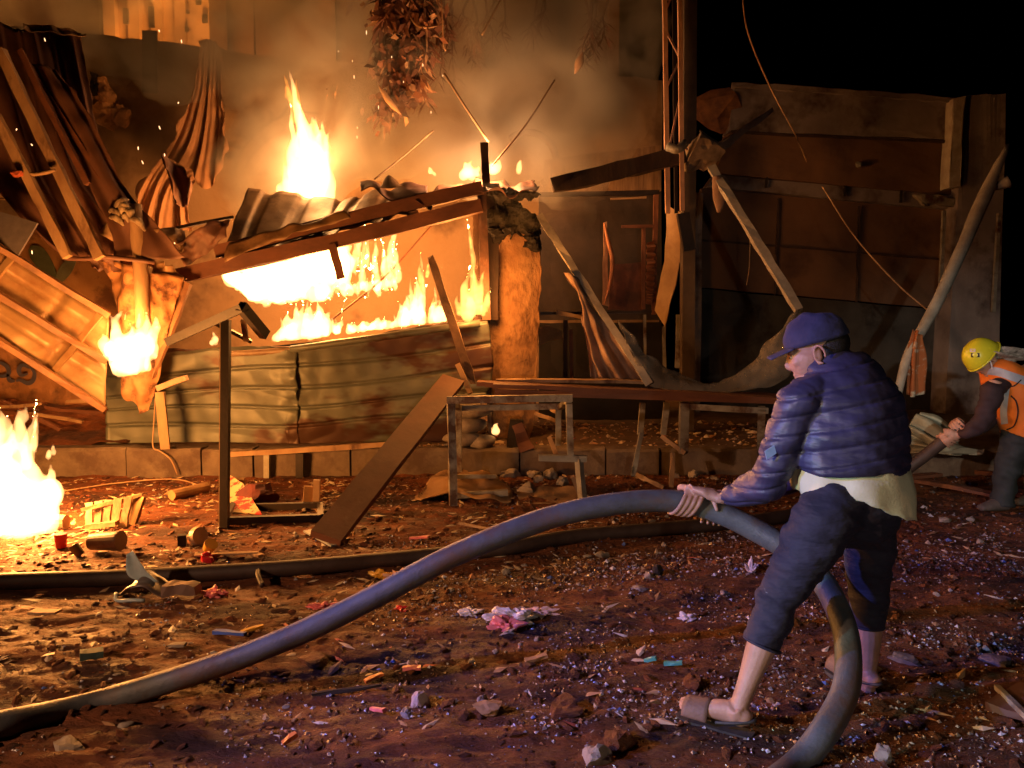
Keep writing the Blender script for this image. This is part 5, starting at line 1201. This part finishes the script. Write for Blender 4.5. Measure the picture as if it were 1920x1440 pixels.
# broken blue-white shell
bs = thing('broken_bucket', put(290, 1118), 'broken plastic bucket with raised pale blue shard, below the muddy hose', 'bucket')
c = put(275, 1118)
v_, f_ = sheet([[c + Vector((-.13, .05, .02)), c + Vector((-.02, .08, .12)), c + Vector((.12, .04, .04))], [c + Vector((-.14, -.04, .01)), c + Vector((-.02, -.07, .08)), c + Vector((.12, -.05, .02))]], 16, 8, .006, lambda u, v, p: .02 * noise.noise(p * 14), .01)
mobj('shell', v_, f_, M_('dark_bucket', (.16, .13, .12), (.10, .07, .06), 8, .35, .2), bs, smooth=True)
v_, f_ = sheet([[c + Vector((-.11, .02, .22)), c + Vector((-.08, .02, .24))], [c + Vector((-.10, .0, .12)), c + Vector((.0, .0, .14))], [c + Vector((-.01, -.01, .07)), c + Vector((.07, -.01, .08))]], 8, 12, .006, lambda u, v, p: .015 * math.sin(u * 3), .006)
mobj('shard', v_, f_, plain('pale_blue_plastic', (.42, .55, .58), .3), bs, smooth=True)
mobj('rim', *tube([c + Vector((-.14, -.04, .03)), c + Vector((-.11, -.09, .01)), c + Vector((-.02, -.11, .02)), c + Vector((.04, -.1, .015))], .010, 6), plain('pale_blue_plastic2', (.42, .55, .6), .3), bs, smooth=True)
mobj('handle_block', *bar(c + Vector((.10, -.01, .04)), c + Vector((.28, -.02, .045)), .075, .055, up=(0, 0, 1), seg=5, jit=.007), M_('brown_block', (.20, .12, .09), None, 8), bs)
# slab at the right edge
single('dark_slab', bar(put(1880, 1318, .03), put(2010, 1355, .03), .30, .03, up=(0, 0, 1), seg=3, jit=.004), RUSTDARK, 'thin dark sheet of metal lying on the mud at the right edge', 'metal sheet')
single('slab_trim', bar(put(1868, 1312, .05), put(1925, 1370, .05), .02, .02, up=(0, 0, 1), seg=2), GREYMETAL, 'pale metal strip along the dark sheet at the right edge', 'metal strip')
# ================================================================== PEOPLE
SKIN = M_('skin', (.45, .25, .18), (.36, .19, .13), 14, .5, .25, 90, c3=(.22, .12, .08), s3=9, t3=(.56, .72))
SKIN.node_tree.nodes['Principled BSDF'].inputs['Subsurface Weight'].default_value = .08
SKIN.node_tree.nodes['Principled BSDF'].inputs['Subsurface Radius'].default_value = (.02, .008, .004)
NAVY = M_('navy_nylon', (.042, .037, .095), (.030, .027, .070), 8, .5, .22, 7, spec=.5, stretch=(1, 1, 2.6), dist=.05, bdet=3)
TROU = M_('navy_trouser_cotton', (.020, .018, .042), (.013, .012, .030), 10, .8, .5, 8, dist=.04, stretch=(1, 1, 2.4), bdet=3, c3=(.14, .15, .17), s3=14, t3=(.70, .74))
CAPM = M_('navy_cap_cloth', (.032, .036, .095), (.020, .024, .07), 12, .85, .5, 30)
SHIRT = M_('cream_shirt', (.66, .62, .44), (.58, .52, .36), 5, .85, .3, 60)
SOLE = M_('dark_rubber', (.05, .045, .045), (.03, .028, .028), 14, .6, .3)
SANDAL = M_('brown_sandal_leather', (.20, .11, .075), (.13, .07, .05), 16, .6, .4)
HAIR = M_('black_hair', (.015, .012, .011), (.01, .008, .008), 30, .55, .6, 120)
def hand(mb, wrist, palm_c, axis, closing, out, R0, spread=.0225, flip=1, k=1.0, slant=0.0):
    """a hand gripping a tube. palm_c on the tube surface, axis along the tube, closing: list of (angle) , out: direction up from the tube"""
    axis = axis.normalized(); out = (out - axis * out.dot(axis)).normalized(); fwd = out.cross(axis).normalized() * flip
    C = palm_c
    def at(ang, r, s): return C + axis * s + (out * math.cos(ang) + fwd * math.sin(ang)) * r
    # palm: flattened body from wrist to knuckles, lying over the tube
    pk = at(R(8), R0 + .020, 0)
    mid = wrist.lerp(pk, .55) + out * .010
    mb.add(loft([(wrist, .027, .021), (wrist.lerp(mid, .5), .031, .021), (mid, .042, .020), (pk, .045, .017), (at(R(30), R0 + .014, 0), .040, .011)], n=24, sides=14, side=axis))
    for i in range(4):
        s = (i - 1.5) * spread
        L = (0.86, 1.0, .95, .78)[i]
        a = [22, 55, 92, 92 + 38 * L, 92 + 72 * L]
        rr = [R0 + .014, R0 + .019, R0 + .011, R0 + .010, R0 + .008]
        pts = [at(R(x), r, s * (1 + .06 * j) + slant * j * (1 + .15 * i)) for j, (x, r) in enumerate(zip(a, rr))]
        mb.add(tube(pts, [.0092, .0096, .0086, .0080, .0058], 10, n=22))
        mb.add(ball(pts[1], .0102, sub=2))
        mb.add(ball(pts[-1], .0068, sub=2))
    ts = -2.1 * spread
    pts = [wrist.lerp(mid, .9) + axis * (-.030), at(R(-30), R0 + .014, ts), at(R(-75), R0 + .012, ts * .8), at(R(-115), R0 + .010, ts * .5)]
    mb.add(tube(pts, [.015, .014, .0120, .008], 10, n=18)); mb.add(ball(pts[-1], .0085, sub=2))
def head(mb, c, F, U, s=1.0):
    """head parts in head space: x forward, y left, z up"""
    F = F.normalized(); L = U.cross(F).normalized(); U = F.cross(L).normalized()
    M = Matrix((F, L, U)).transposed()
    def T(x, y, z): return c + M @ (Vector((x, y, z)) * s)
    def b(x, y, z, a, b_, d, sub=3): mb.add(ball(T(x, y, z), a * s, b_ * s, d * s, M, sub))
    b(-.012, 0, .030, .098, .076, .092)       # cranium
    b(.030, 0, -.020, .066, .062, .075)       # face block
    b(.036, 0, -.076, .047, .045, .042)       # jaw
    b(.072, 0, -.104, .017, .021, .018)       # chin
    b(.062, 0, .036, .028, .050, .028)        # forehead
    b(.076, .026, .018, .013, .021, .008); b(.076, -.026, .018, .013, .021, .008)   # brows
    b(.060, .042, -.020, .022, .015, .018); b(.060, -.042, -.020, .022, .015, .018)  # cheekbones
    mb.add(tube([T(.082, 0, .014), T(.091, 0, -.008), T(.103, 0, -.029), T(.090, 0, -.042)], [.008 * s, .009 * s, .0085 * s, .008 * s], 10, n=12))
    b(.090, .010, -.036, .008, .006, .006, 2); b(.090, -.010, -.036, .008, .006, .006, 2)
    b(.082, 0, -.064, .010, .021, .0055, 2); b(.080, 0, -.076, .010, .018, .0065, 2)
    for sg in (1, -1):
        ring = [T(-.008 + .017 * math.cos(a) - .004, sg * (.080 + .006 * (1 - math.cos(a))), -.010 + .031 * math.sin(a)) for a in np.linspace(-1.9, 3.6, 12)]
        mb.add(tube(ring, .0050 * s, 8, n=30))
        b(-.008, sg * .074, -.010, .013, .008, .026, 2); b(-.004, sg * .078, -.036, .008, .006, .010, 2)
    return T, M
def eyes(c_T, s, parent):
    for sg in (1, -1):
        mobj('eye', *ball(c_T(.0755, sg * .030, .000), .0105 * s, sub=2), plain('eye_white', (.35, .3, .27), .4), parent, smooth=True)
        mobj('pupil', *ball(c_T(.0830, sg * .031, .000), .0052 * s, sub=2), CHAR, parent, smooth=True)
        mobj('eyebrow', *tube([c_T(.097, sg * .012, .022), c_T(.098, sg * .028, .027), c_T(.088, sg * .044, .022)], .003 * s, 6), HAIR, parent, smooth=True)

# ---------------------------------------------------------------- the man with the hose
mn = thing('person', G(1500, 1395), 'man in navy cap and jacket with cream shirt hem, stooping to haul the thick hose', 'person')
body = MB(); jac = MB(); tro = MB()
hipL, hipR = P(1540, 985, 2.66), P(1628, 985, 2.86)
kneeL, kneeR = P(1462, 1118, 2.66), P(1628, 1122, 2.92)
ankL, ankR = P(1378, 1345, 2.60), P(1624, 1300, 2.90)
head_c = P(1528, 658, 2.86)
Fh = Vector((-.88, .34, -.28)); Uh = Vector((-.22, .05, 1))
T, HM = head(body, head_c, Fh, Uh, 1.06)
neck_b = P(1568, 720, 2.86)
body.add(loft([(T(-.02, 0, -.03), .052, .052), (head_c.lerp(neck_b, .6), .058, .058), (neck_b, .075, .075)], sides=14))
pel = P(1592, 950, 2.76)
# hidden trunk
body.add(loft([(pel, .15, .11), (P(1590, 870, 2.76), .15, .11), (P(1586, 790, 2.79), .16, .12), (P(1570, 730, 2.83), .15, .10), (neck_b, .08, .07)], sides=16))
for h, k_, a_ in ((hipL, kneeL, ankL), (hipR, kneeR, ankR)):
    body.add(loft([(pel.lerp(h, .6), .085, .085), (h, .082, .085), (h.lerp(k_, .5), .072, .075), (k_, .055, .058), (k_.lerp(a_, .22), .052, .057), (k_.lerp(a_, .42), .050, .056), (k_.lerp(a_, .75), .034, .040), (a_, .031, .036)], sides=16))
def foot(mb, ank, d, up=Vector((0, 0, 1)), zt=0.03, s=1.0):
    d = Vector((d.x, d.y, 0)).normalized(); sd = Vector((-d.y, d.x, 0))
    g = Vector((ank.x, ank.y, zt))
    mb.add(loft([(g - d * .055 + Vector((0, 0, .022)), .020, .018), (g - d * .035 + Vector((0, 0, .030)), .032, .034), (g + d * .02 + Vector((0, 0, .036)), .034, .040), (g + d * .08 + Vector((0, 0, .030)), .038, .032), (g + d * .14 + Vector((0, 0, .018)), .045, .020), (g + d * .175 + Vector((0, 0, .014)), .042, .014)], n=30, sides=14, side=sd))
    mb.add(loft([(ank, .032, .037), (g + d * .0 + Vector((0, 0, .05)), .034, .042), (g - d * .01 + Vector((0, 0, .03)), .033, .04)], sides=12))
    for i, (o_, L, r_) in enumerate(((-.030, .205, .0125), (-.012, .205, .0095), (.006, .198, .009), (.022, .188, .0085), (.036, .175, .008))):
        mb.add(tube([g + d * .15 + sd * o_ + Vector((0, 0, .016)), g + d * (L - .015) * s + sd * (o_ * 1.05) + Vector((0, 0, .016)), g + d * L * s + sd * (o_ * 1.05) + Vector((0, 0, .010))], r_, 8, n=8)); mb.add(ball(g + d * L * s + sd * (o_ * 1.05) + Vector((0, 0, .010)), r_, sub=2))
    return g, d, sd
# arms, left (near) and right (far)
hT = lambda px: P(px, 946, 3.12)
shL, elL, wrL = P(1500, 745, 2.74), P(1452, 893, 2.80), P(1352, 936, 3.02)
shR, elR, wrR = P(1610, 740, 2.98), P(1490, 890, 3.14), P(1372, 930, 3.22)
for s_, e_, w_ in ((shL, elL, wrL), (shR, elR, wrR)):
    body.add(loft([(s_, .055, .055), (s_.lerp(e_, .5), .048, .048), (e_, .040, .042), (e_.lerp(w_, .35), .040, .040), (e_.lerp(w_, .8), .030, .027), (w_, .028, .022)], sides=14))
ax = (P(1330, 955, 3.11) - P(1240, 940, 3.12)).normalized()
hand(body, wrL, P(1296, 944, 3.12), ax, None, Vector((.30, -.35, 1)), HR, flip=-1, slant=-.011)
hand(body, wrR, P(1348, 959, 3.11), ax, None, Vector((.25, .75, .8)), HR, flip=1, slant=-.006)
gL = foot(body, ankL, G(1306, 1380) - G(1392, 1408), zt=.035)
gR = foot(body, ankR, Vector((-.25, .9, 0)), zt=.03)
v_, f_ = fuse(body, .0042, 2)
bd = mobj('body', v_, f_, SKIN, mn, smooth=True)
eyes(T, 1.06, mn)
# jacket: padded, quilted, hem riding up
def wr(v, a=.010, f=6): return a * noise.noise(Vector((v.x * f, v.y * f, v.z * f * 2.2))) + a * .6 * noise.noise(Vector((v.x * f * 2.5 + v.z * 12, v.y * f * 2, v.z * f * 4)))
jac.add(loft([(P(1594, 880, 2.76), .200, .155), (P(1595, 858, 2.76), .214, .162), (P(1592, 800, 2.78), .212, .170), (P(1582, 745, 2.81), .205, .158), (P(1568, 705, 2.84), .160, .125), (P(1555, 682, 2.86), .105, .092), (P(1550, 664, 2.88), .074, .076)], n=60, sides=34, side=(1, .25, .14), quilt=(.062, .030)))
jac.add(loft([(P(1545, 735, 2.80), .080, .080), (P(1502, 752, 2.74), .080, .080), (P(1474, 812, 2.75), .070, .072), (P(1455, 868, 2.78), .072, .074), (P(1436, 905, 2.83), .070, .070), (P(1405, 920, 2.90), .062, .062), (P(1380, 927, 2.96), .052, .050), (P(1366, 930, 2.99), .044, .040)], n=70, sides=22, side=(1, .2, .5), quilt=(.055, .045)))
jac.add(loft([(P(1590, 730, 2.92), .090, .085), (P(1612, 742, 2.98), .085, .085), (P(1550, 820, 3.06), .072, .072), (P(1490, 888, 3.14), .070, .070), (P(1420, 915, 3.18), .055, .052), (P(1385, 926, 3.21), .040, .038)], n=50, sides=20, side=(1, .2, .5), quilt=(.055, .045)))
def seam(v):
    q = ((v.z - .22 * v.x) / .066) % 1
    return -.0060 * math.exp(-((q - .5) / .085) ** 2)
v_, f_ = fuse(jac, .0062, 2, lambda v, n: wr(v, .011, 6) + seam(v))
jk = mobj('jacket', v_, f_, NAVY, mn, smooth=True)
# raised stitched seams on the back (diagonal) and hem band
for a, b_, c_ in (((1490, 905), (1560, 860), (1625, 822)), ((1470, 790), (1560, 772), (1640, 780)), ((1478, 845), (1560, 815), (1655, 822))):
    pass
mobj('sleeve_badge', *sheet([[P(1434, 846, 2.70), P(1452, 835, 2.70)], [P(1438, 862, 2.70), P(1456, 850, 2.70)]], 3, 3, .004), plain('pale_blue_badge', (.3, .45, .75), .4), mn)
# cream shirt hem
sh_ = []
nU = 64
v_, f_ = [], []
rowsS = [((1598, 866), .195, .160, .0), ((1600, 900), .218, .178, .01), ((1600, 934), .220, .180, .02)]
ringp = []
for r_i, ((px, py), a_, b_, fl) in enumerate(rowsS):
    c = P(px, py, 2.78)
    ring = []
    for k in range(nU):
        th = 2 * math.pi * k / nU
        fold = 1 + .035 * math.sin(th * 7 + 1) * r_i / 2 + .02 * math.sin(th * 15) * r_i / 2
        d = Vector((math.cos(th) * a_ * fold, math.sin(th) * b_ * fold, 0))
        # tilt: hem lower at the right, riding up in the middle
        d.z = (-.020, -.035, -.045)[r_i] * -1 * (-math.cos(th)) + (.018 * math.sin(th * 3 + 1) * r_i / 2)
        ring.append(c + d)
    ringp.append(ring)
def ringsheet(rings, thick):
    vs = []; n = len(rings[0]); m = len(rings)
    for ring in rings: vs += ring
    cen = [sum(r, Vector()) / n for r in rings]
    for ring, c in zip(rings, cen): vs += [p + (c - p).normalized() * thick for p in ring]
    o = n * m; fs = []
    for j in range(m - 1):
        for i in range(n):
            a, b2 = j * n + i, j * n + (i + 1) % n
            fs.append((a, b2, b2 + n, a + n)); fs.append((a + o, a + n + o, b2 + n + o, b2 + o))
    for i in range(n):
        i2 = (i + 1) % n
        fs.append((i, i + o, i2 + o, i2)); a, b2 = (m - 1) * n + i, (m - 1) * n + i2; fs.append((a, b2, b2 + o, a + o))
    return vs, fs
rr2 = []
for t in np.linspace(0, 1, 10):
    k = min(int(t * 2), 1); u = t * 2 - k
    rr2.append([ringp[k][i].lerp(ringp[k + 1][i], u) + Vector((0, 0, .004 * math.sin(i * 1.9 + t * 9))) for i in range(nU)])
v_, f_ = ringsheet(rr2, .006)
v_ = [v + Vector((1, 1, 0)) * .012 * noise.noise(v * 16) for v in v_]
mobj('shirt', v_, f_, SHIRT, mn, smooth=True)
# trousers
for h, k_, a_, tt, w1 in ((hipL, kneeL, ankL, .40, 1.0), (hipR, kneeR, ankR, .28, .92)):
    end = k_.lerp(a_, tt)
    tro.add(loft([(pel.lerp(h, .3) + Vector((0, 0, .05)), .115 * w1, .120), (h, .108 * w1, .112), (h.lerp(k_, .45), .090 * w1, .098), (k_, .072 * w1, .078), (k_.lerp(end, .5), .070 * w1, .070), (end, .062 * w1, .062)], n=60, sides=26, side=(1, .2, .4)))
tro.add(loft([(P(1594, 915, 2.77), .178, .140), (P(1592, 950, 2.77), .190, .150), (P(1590, 990, 2.77), .175, .145), (P(1590, 1015, 2.77), .10, .10)], n=30, sides=30, side=(1, .25, 0)))
def twr(v, n):
    return .012 * noise.noise(Vector((v.x * 7 + v.z * 5, v.y * 6, v.z * 15))) + .007 * noise.noise(Vector((v.x * 14, v.y * 12, v.z * 34 + v.x * 12)))
v_, f_ = fuse(tro, .0075, 2, twr)
mobj('trousers', v_, f_, TROU, mn, smooth=True)
for h, k_, a_, tt, w1 in ((hipL, kneeL, ankL, .40, 1.0), (hipR, kneeR, ankR, .28, .92)):
    e = k_.lerp(a_, tt); ax_ = (a_ - k_).normalized(); u = ax_.cross(Vector((0, 1, 0))).normalized(); w_ = ax_.cross(u)
    rg = [e + (u * math.cos(t) + w_ * math.sin(t)) * .0635 * w1 for t in np.linspace(0, 2 * math.pi, 20)]
    mobj('trouser_cuff', *tube(rg, .006, 6, n=60), TROU, mn, smooth=True)
# cap
cp = MB()
def capT(x, y, z): return T(x, y, z)
vs, fs = [], []
nr_, ns_ = 12, 36
for j in range(nr_ + 1):
    ph = j / nr_ * math.pi / 2
    for k in range(ns_):
        th = 2 * math.pi * k / ns_
        seam = 1 + .012 * abs(math.cos(3 * th))
        rx, ry, rz = .108, .088, .095
        vs.append(T(-.014 + rx * math.cos(ph) ** .8 * math.cos(th) * seam, ry * math.cos(ph) ** .8 * math.sin(th) * seam, .030 + rz * math.sin(ph) * (1 + .05 * math.cos(th))))
vs = [v + (v - T(0, 0, 0)).normalized() * (.010 * noise.noise(v * 14) + .006 * noise.noise(v * 30)) + HM @ Vector((-.010, 0, .006)) * max(0, (v - T(0, 0, .06)).dot(HM @ Vector((0, 0, 1)))) * 12 for v in vs]
rings = [[vs[j * ns_ + k] for k in range(ns_)] for j in range(nr_)]
v1, f1 = ringsheet(rings, .004)
f1.append(tuple((nr_ - 1) * ns_ + k for k in range(ns_)))
cap = mobj('cap', v1, f1, CAPM, mn, smooth=True)
# brim
rowsb = []
for j in range(5):
    t = j / 4
    rowsb.append([T(.078 + .085 * t + .018 * math.cos(y / .07 * 1.3) - .02, y * (1 - .12 * t), .036 - .016 * t + .012 * math.cos(y / .075 * 1.2) * 1 - .010) for y in (-.075, -.05, -.025, 0, .025, .05, .075)])
mobj('brim', *sheet(rowsb, 18, 10, .004), CAPM, cap, smooth=True)
mobj('cap_button', *ball(T(-.014, 0, .128), .010, .010, .006, HM, 2), CAPM, cap, smooth=True)
# hair at the nape and temple
hm = MB(); hm.add(ball(T(-.035, 0, .012), .085 * 1.06, .074 * 1.06, .075 * 1.06, HM)); 
mobj('hair', hm.v, hm.f, HAIR, mn, smooth=True)
# collar
cl = [P(1546, 680, 2.865) + Vector((math.cos(t) * .082, math.sin(t) * .078, .012 - .02 * math.cos(t))) for t in np.linspace(0, 2 * math.pi, 24)]

# sandals
def sandal(g, d, sd, par):
    z0 = g.z - .022
    prof = [(-.066, .020), (-.055, .030), (0, .033), (.08, .039), (.15, .046), (.195, .040), (.212, .018)]
    L = [Vector((g.x, g.y, z0)) + d * a + sd * b_ for a, b_ in prof]; Rr_ = [Vector((g.x, g.y, z0)) + d * a - sd * b_ for a, b_ in prof]
    so = mobj('sandal_sole', *sheet([L, Rr_], 24, 6, .022), SOLE, par)
    ss = [Vector((g.x, g.y, g.z)) + d * .085 + sd * math.cos(t) * .047 + Vector((0, 0, -.005 + .062 * math.sin(t))) for t in np.linspace(0, math.pi, 9)]
    s2 = [p + d * .095 - Vector((0, 0, .014)) * math.sin(i / 8 * math.pi) for i, p in enumerate(ss)]
    mobj('sandal_strap', *sheet([ss, s2], 24, 6, .006), SANDAL, so, smooth=True)
    hs = [Vector((g.x, g.y, g.z + .004)) + d * (.055 - .125 * math.sin(t)) + sd * math.cos(t) * .042 + Vector((0, 0, .028 * math.sin(t))) for t in np.linspace(0, math.pi, 11)]
    mobj('heel_strap', *tube(hs, .006, 8), SOLE, so, smooth=True)
sandal(*gL, mn); sandal(*gR, mn)

# ---------------------------------------------------------------- the rescuer
rp_ = thing('person', G(1880, 962), 'rescuer in yellow helmet and orange reflective vest bending at the right edge', 'person')
DARKSL = M_('dark_maroon_sleeve', (.032, .014, .017), (.02, .009, .011), 9, .8, .3)
DGREY = M_('dark_work_trousers', (.020, .025, .024), (.012, .015, .014), 9, .8, .35)
VEST = M_('orange_vest', (.80, .20, .02), (.68, .15, .015), 6, .65, .25)
REFL = M_('grey_reflective_tape', (.36, .38, .44), (.30, .32, .36), 9, .45, .1)
HELM = M_('yellow_helmet_shell', (.62, .60, .03), (.58, .55, .03), 5, .25, .03, coat=.5)
BOOT = M_('muddy_boots', (.10, .075, .06), (.06, .045, .04), 9, .8, .5)
YR = 5.75
rb = MB()
hc = P(1842, 672, YR)
Tr, RM = head(rb, hc, Vector((-.62, -.10, -.78)), Vector((-.70, 0, .72)), 1.02)
rb.add(loft([(Tr(-.02, 0, -.03), .055, .055), (P(1872, 700, YR), .06, .06), (P(1900, 715, YR + .02), .09, .09)], sides=12))
rb.add(loft([(P(1895, 705, YR + .02), .15, .11), (P(1920, 750, YR + .04), .16, .12), (P(1925, 810, YR + .05), .15, .12)], sides=16))
for sg, (s_, e_, w_) in enumerate(((P(1868, 715, YR - .14), P(1842, 785, YR - .16), P(1795, 818, YR - .02)), (P(1890, 715, YR + .2), P(1850, 790, YR + .12), P(1812, 805, YR + .04)))):
    rb.add(loft([(s_, .05, .05), (s_.lerp(e_, .5), .045, .045), (e_, .04, .04), (w_, .028, .024)], sides=12))
axr = (P(1780, 822, YR + .03) - P(1730, 858, YR + .12)).normalized()
hand(rb, P(1797, 816, YR - .03), P(1779, 822, YR + .04), axr, None, Vector((.2, -.5, 1)), .046, flip=-1)
hand(rb, P(1812, 803, YR + .03), P(1800, 803, YR + .02), axr, None, Vector((.2, .5, 1)), .046, flip=-1)
for hx, kx, ax2, dy in ((1915, 1888, 1878, -.05), (1950, 1948, 1945, .12)):
    h_, k_, a_ = P(hx, 825, YR + dy), P(kx, 880, YR + dy), P(ax2, 945, YR + dy)
    rb.add(loft([(h_, .09, .09), (k_, .062, .062), (a_, .04, .045)], sides=12))
v_, f_ = fuse(rb, .006, 2)
mobj('body', v_, f_, SKIN, rp_, smooth=True)
# shirt sleeves + trunk
sl = MB()
sl.add(loft([(P(1880, 700, YR + .02), .06, .11), (P(1900, 722, YR + .02), .13, .155), (P(1925, 770, YR + .03), .16, .16), (P(1930, 822, YR + .04), .16, .15)], sides=24, side=(.8, 0, .5)))
sl.add(loft([(P(1884, 722, YR - .08), .06, .06), (P(1864, 730, YR - .14), .075, .068), (P(1852, 765, YR - .17), .070, .068), (P(1842, 790, YR - .16), .072, .066), (P(1818, 808, YR - .10), .055, .05), (P(1802, 815, YR - .05), .042, .04)], n=40, sides=18))
sl.add(loft([(P(1900, 712, YR + .16), .08, .08), (P(1875, 740, YR + .2), .075, .07), (P(1850, 790, YR + .12), .065, .06), (P(1818, 804, YR + .05), .04, .04)], n=40, sides=18))
v_, f_ = fuse(sl, .011, 2, lambda v, n: wr(v, .016, 6))
mobj('sweater', v_, f_, DARKSL, rp_, smooth=True)
ve = MB()
ve.add(loft([(P(1850, 686, YR + .01), .055, .10), (P(1872, 700, YR + .01), .125, .170), (P(1898, 735, YR + .02), .175, .200), (P(1918, 775, YR + .03), .180, .190), (P(1924, 812, YR + .04), .17, .175), (P(1922, 826, YR + .04), .14, .15)], n=40, sides=30, side=(.8, 0, .5)))
v_, f_ = fuse(ve, .011, 2, lambda v, n: .012 * noise.noise(v * 9))
vst = mobj('vest', v_, f_, VEST, rp_, smooth=True)
def tape(pts, wd, name, mat, par, Yc, dy):
    """band lying on the vest, seated on its near side"""
    ps = catmull([P(a, b, Yc) for a, b in pts], 20)
    cx = P(1920, 0, YR).x
    vs, fs = [], []
    for i, p in enumerate(ps):
        t = (ps[min(i + 1, 20)] - ps[max(i - 1, 0)]).normalized(); n = Vector((-t.z, 0, t.x))
        for sg in (-1, 1):
            q = p + n * sg * wd / 2
            best = q.copy()
            # drop onto the vest surface along +Y
            vs.append(best); 
    return vs, ps
from mathutils.bvhtree import BVHTree
bv = BVHTree.FromPolygons(v_, f_)
def drape(pts, wd, name, mat, par, lift=.006, n=24):
    ps = catmull([P(a, b, YR - .6) for a, b in pts], n)
    cols = []
    for i, p in enumerate(ps):
        t = (ps[min(i + 1, n)] - ps[max(i - 1, 0)]).normalized(); nn = Vector((-t.z, 0, t.x))
        c = []
        for sg in (-1, -.33, .33, 1):
            q = p + nn * sg * wd / 2
            d = (q - Vector((0, 0, CZ))).normalized()
            h = bv.ray_cast(q, d)
            if h[0] is None: h = (p + d * .5, -d); 
            c.append(h[0] - d * lift)
        cols.append(c)
    cols = [c for c in cols if abs(c[0].y - YR) < .35]
    if len(cols) < 3: return
    rows = [[c[j] for c in cols] for j in range(4)]
    vs = [p for r in rows for p in r]; w = len(cols); o = len(vs)
    vs += [p + Vector((0, .004, 0)) for p in vs]
    fs = []
    for j in range(3):
        for i in range(w - 1):
            a = j * w + i; fs.append((a, a + 1, a + w + 1, a + w)); fs.append((a + o, a + w + o, a + w + 1 + o, a + 1 + o))
    return mobj(name, vs, fs, mat, par, smooth=True)
drape([(1844, 694), (1870, 697), (1898, 706), (1925, 715)], .055, 'reflective_tape', REFL, vst)
drape([(1888, 724), (1884, 750), (1882, 775), (1884, 795)], .045, 'reflective_tape', REFL, vst)
for pts in ([(1880, 720), (1900, 724), (1915, 712)], [(1896, 742), (1906, 754), (1909, 776), (1902, 798), (1888, 806)]):
    drape(pts, .008, 'vest_strap', CHAR, vst, .010)
# grey scarf / pack on the shoulders
v_, f_ = rock(Vector((0, 0, 0)), .12, 4, 4, .45, .5)
v_ = [Vector((a.x * 1.3, a.y, a.z)) * (1 + .25 * math.sin(a.z * 120 + a.x * 30)) + P(1893, 672, YR + .02) for a in v_]
mobj('scarf', v_, f_, M_('grey_patterned_scarf', (.34, .31, .27), (.14, .12, .10), 30, .9, .5), rp_, smooth=True)
# trousers and boots
tm = MB()
for hx, kx, ax2, dy in ((1912, 1888, 1878, -.05), (1950, 1948, 1945, .12)):
    h_, k_, a_ = P(hx, 818, YR + dy), P(kx, 880, YR + dy), P(ax2, 948, YR + dy)
    tm.add(loft([(h_, .125, .12), (h_.lerp(k_, .5), .105, .10), (k_, .090, .085), (k_.lerp(a_, .6), .082, .08), (a_, .082, .085)], n=30, sides=20))
v_, f_ = fuse(tm, .012, 2, lambda v, n: wr(v, .02, 5))
mobj('trousers', v_, f_, DGREY, rp_, smooth=True)
for ax2, dy in ((1874, -.05), (1940, .12)):
    a_ = P(ax2, 950, YR + dy); g = Vector((a_.x, a_.y, .02))
    bt = MB(); bt.add(loft([(g + Vector((.07, 0, .04)), .045, .04), (g + Vector((0, 0, .05)), .055, .055), (g + Vector((-.10, -.02, .035)), .050, .036), (g + Vector((-.17, -.03, .025)), .040, .022)], n=20, sides=14, side=(0, 1, 0)))
    bt.add(loft([(a_ + Vector((0, 0, .06)), .055, .055), (g + Vector((.01, 0, .04)), .06, .055)], sides=12))
    v_, f_ = fuse(bt, .012, 2); mobj('boot', v_, f_, BOOT, rp_, smooth=True)
# helmet
vs, fs = [], []
rings = []
for j in range(13):
    ph = j / 12 * math.pi / 2 * .985
    ring = []
    for k in range(44):
        th = 2 * math.pi * k / 44
        ext = 1 + (.16 * max(0, -math.cos(th)) ** 3 if j == 0 else .05 * max(0, -math.cos(th)) ** 3 * (1 - j / 12))
        ring.append(Tr(-.008 + .132 * math.cos(ph) ** .75 * math.cos(th) * ext, .108 * math.cos(ph) ** .75 * math.sin(th), .006 + .140 * math.sin(ph) - (.02 if j == 0 and math.cos(th) < -.3 else 0)))
    rings.append(ring)
v1, f1 = ringsheet(rings, .005); f1.append(tuple(12 * 44 + k for k in range(44)))
hl = mobj('helmet', v1, f1, HELM, rp_, smooth=True)
rimp = rings[0] + [rings[0][0]]
mobj('helmet_rim', *tube(rimp, .0065, 6, n=88), HELM, hl, smooth=True)
bvh = BVHTree.FromPolygons(v1, f1)
def onhelm(px, py, sz, name, mat):
    o_ = Vector((0, 0, CZ)); out = []
    for a, b_ in ((-1, -1), (1, -1), (1, 1), (-1, 1)):
        d = (P(px + a * sz[0], py + b_ * sz[1], YR) - o_).normalized(); h = bvh.ray_cast(o_, d)
        if h[0] is None: return
        out.append(h[0] - d * .003)
    vs = out + [p + Vector((0, .006, 0)) for p in out]
    mobj(name, vs, [(0, 1, 2, 3), (7, 6, 5, 4), (0, 4, 5, 1), (1, 5, 6, 2), (2, 6, 7, 3), (3, 7, 4, 0)], mat, hl)
onhelm(1829, 666, (8, 4), 'vent_slot', CHAR); onhelm(1824, 657, (5, 3), 'sticker', WHT)
mobj('chin_strap', *tube([Tr(.01, .085, 0), Tr(.04, .07, -.06), Tr(.07, .02, -.11), Tr(.05, -.05, -.07)], .006, 6), WHT, rp_, smooth=True)
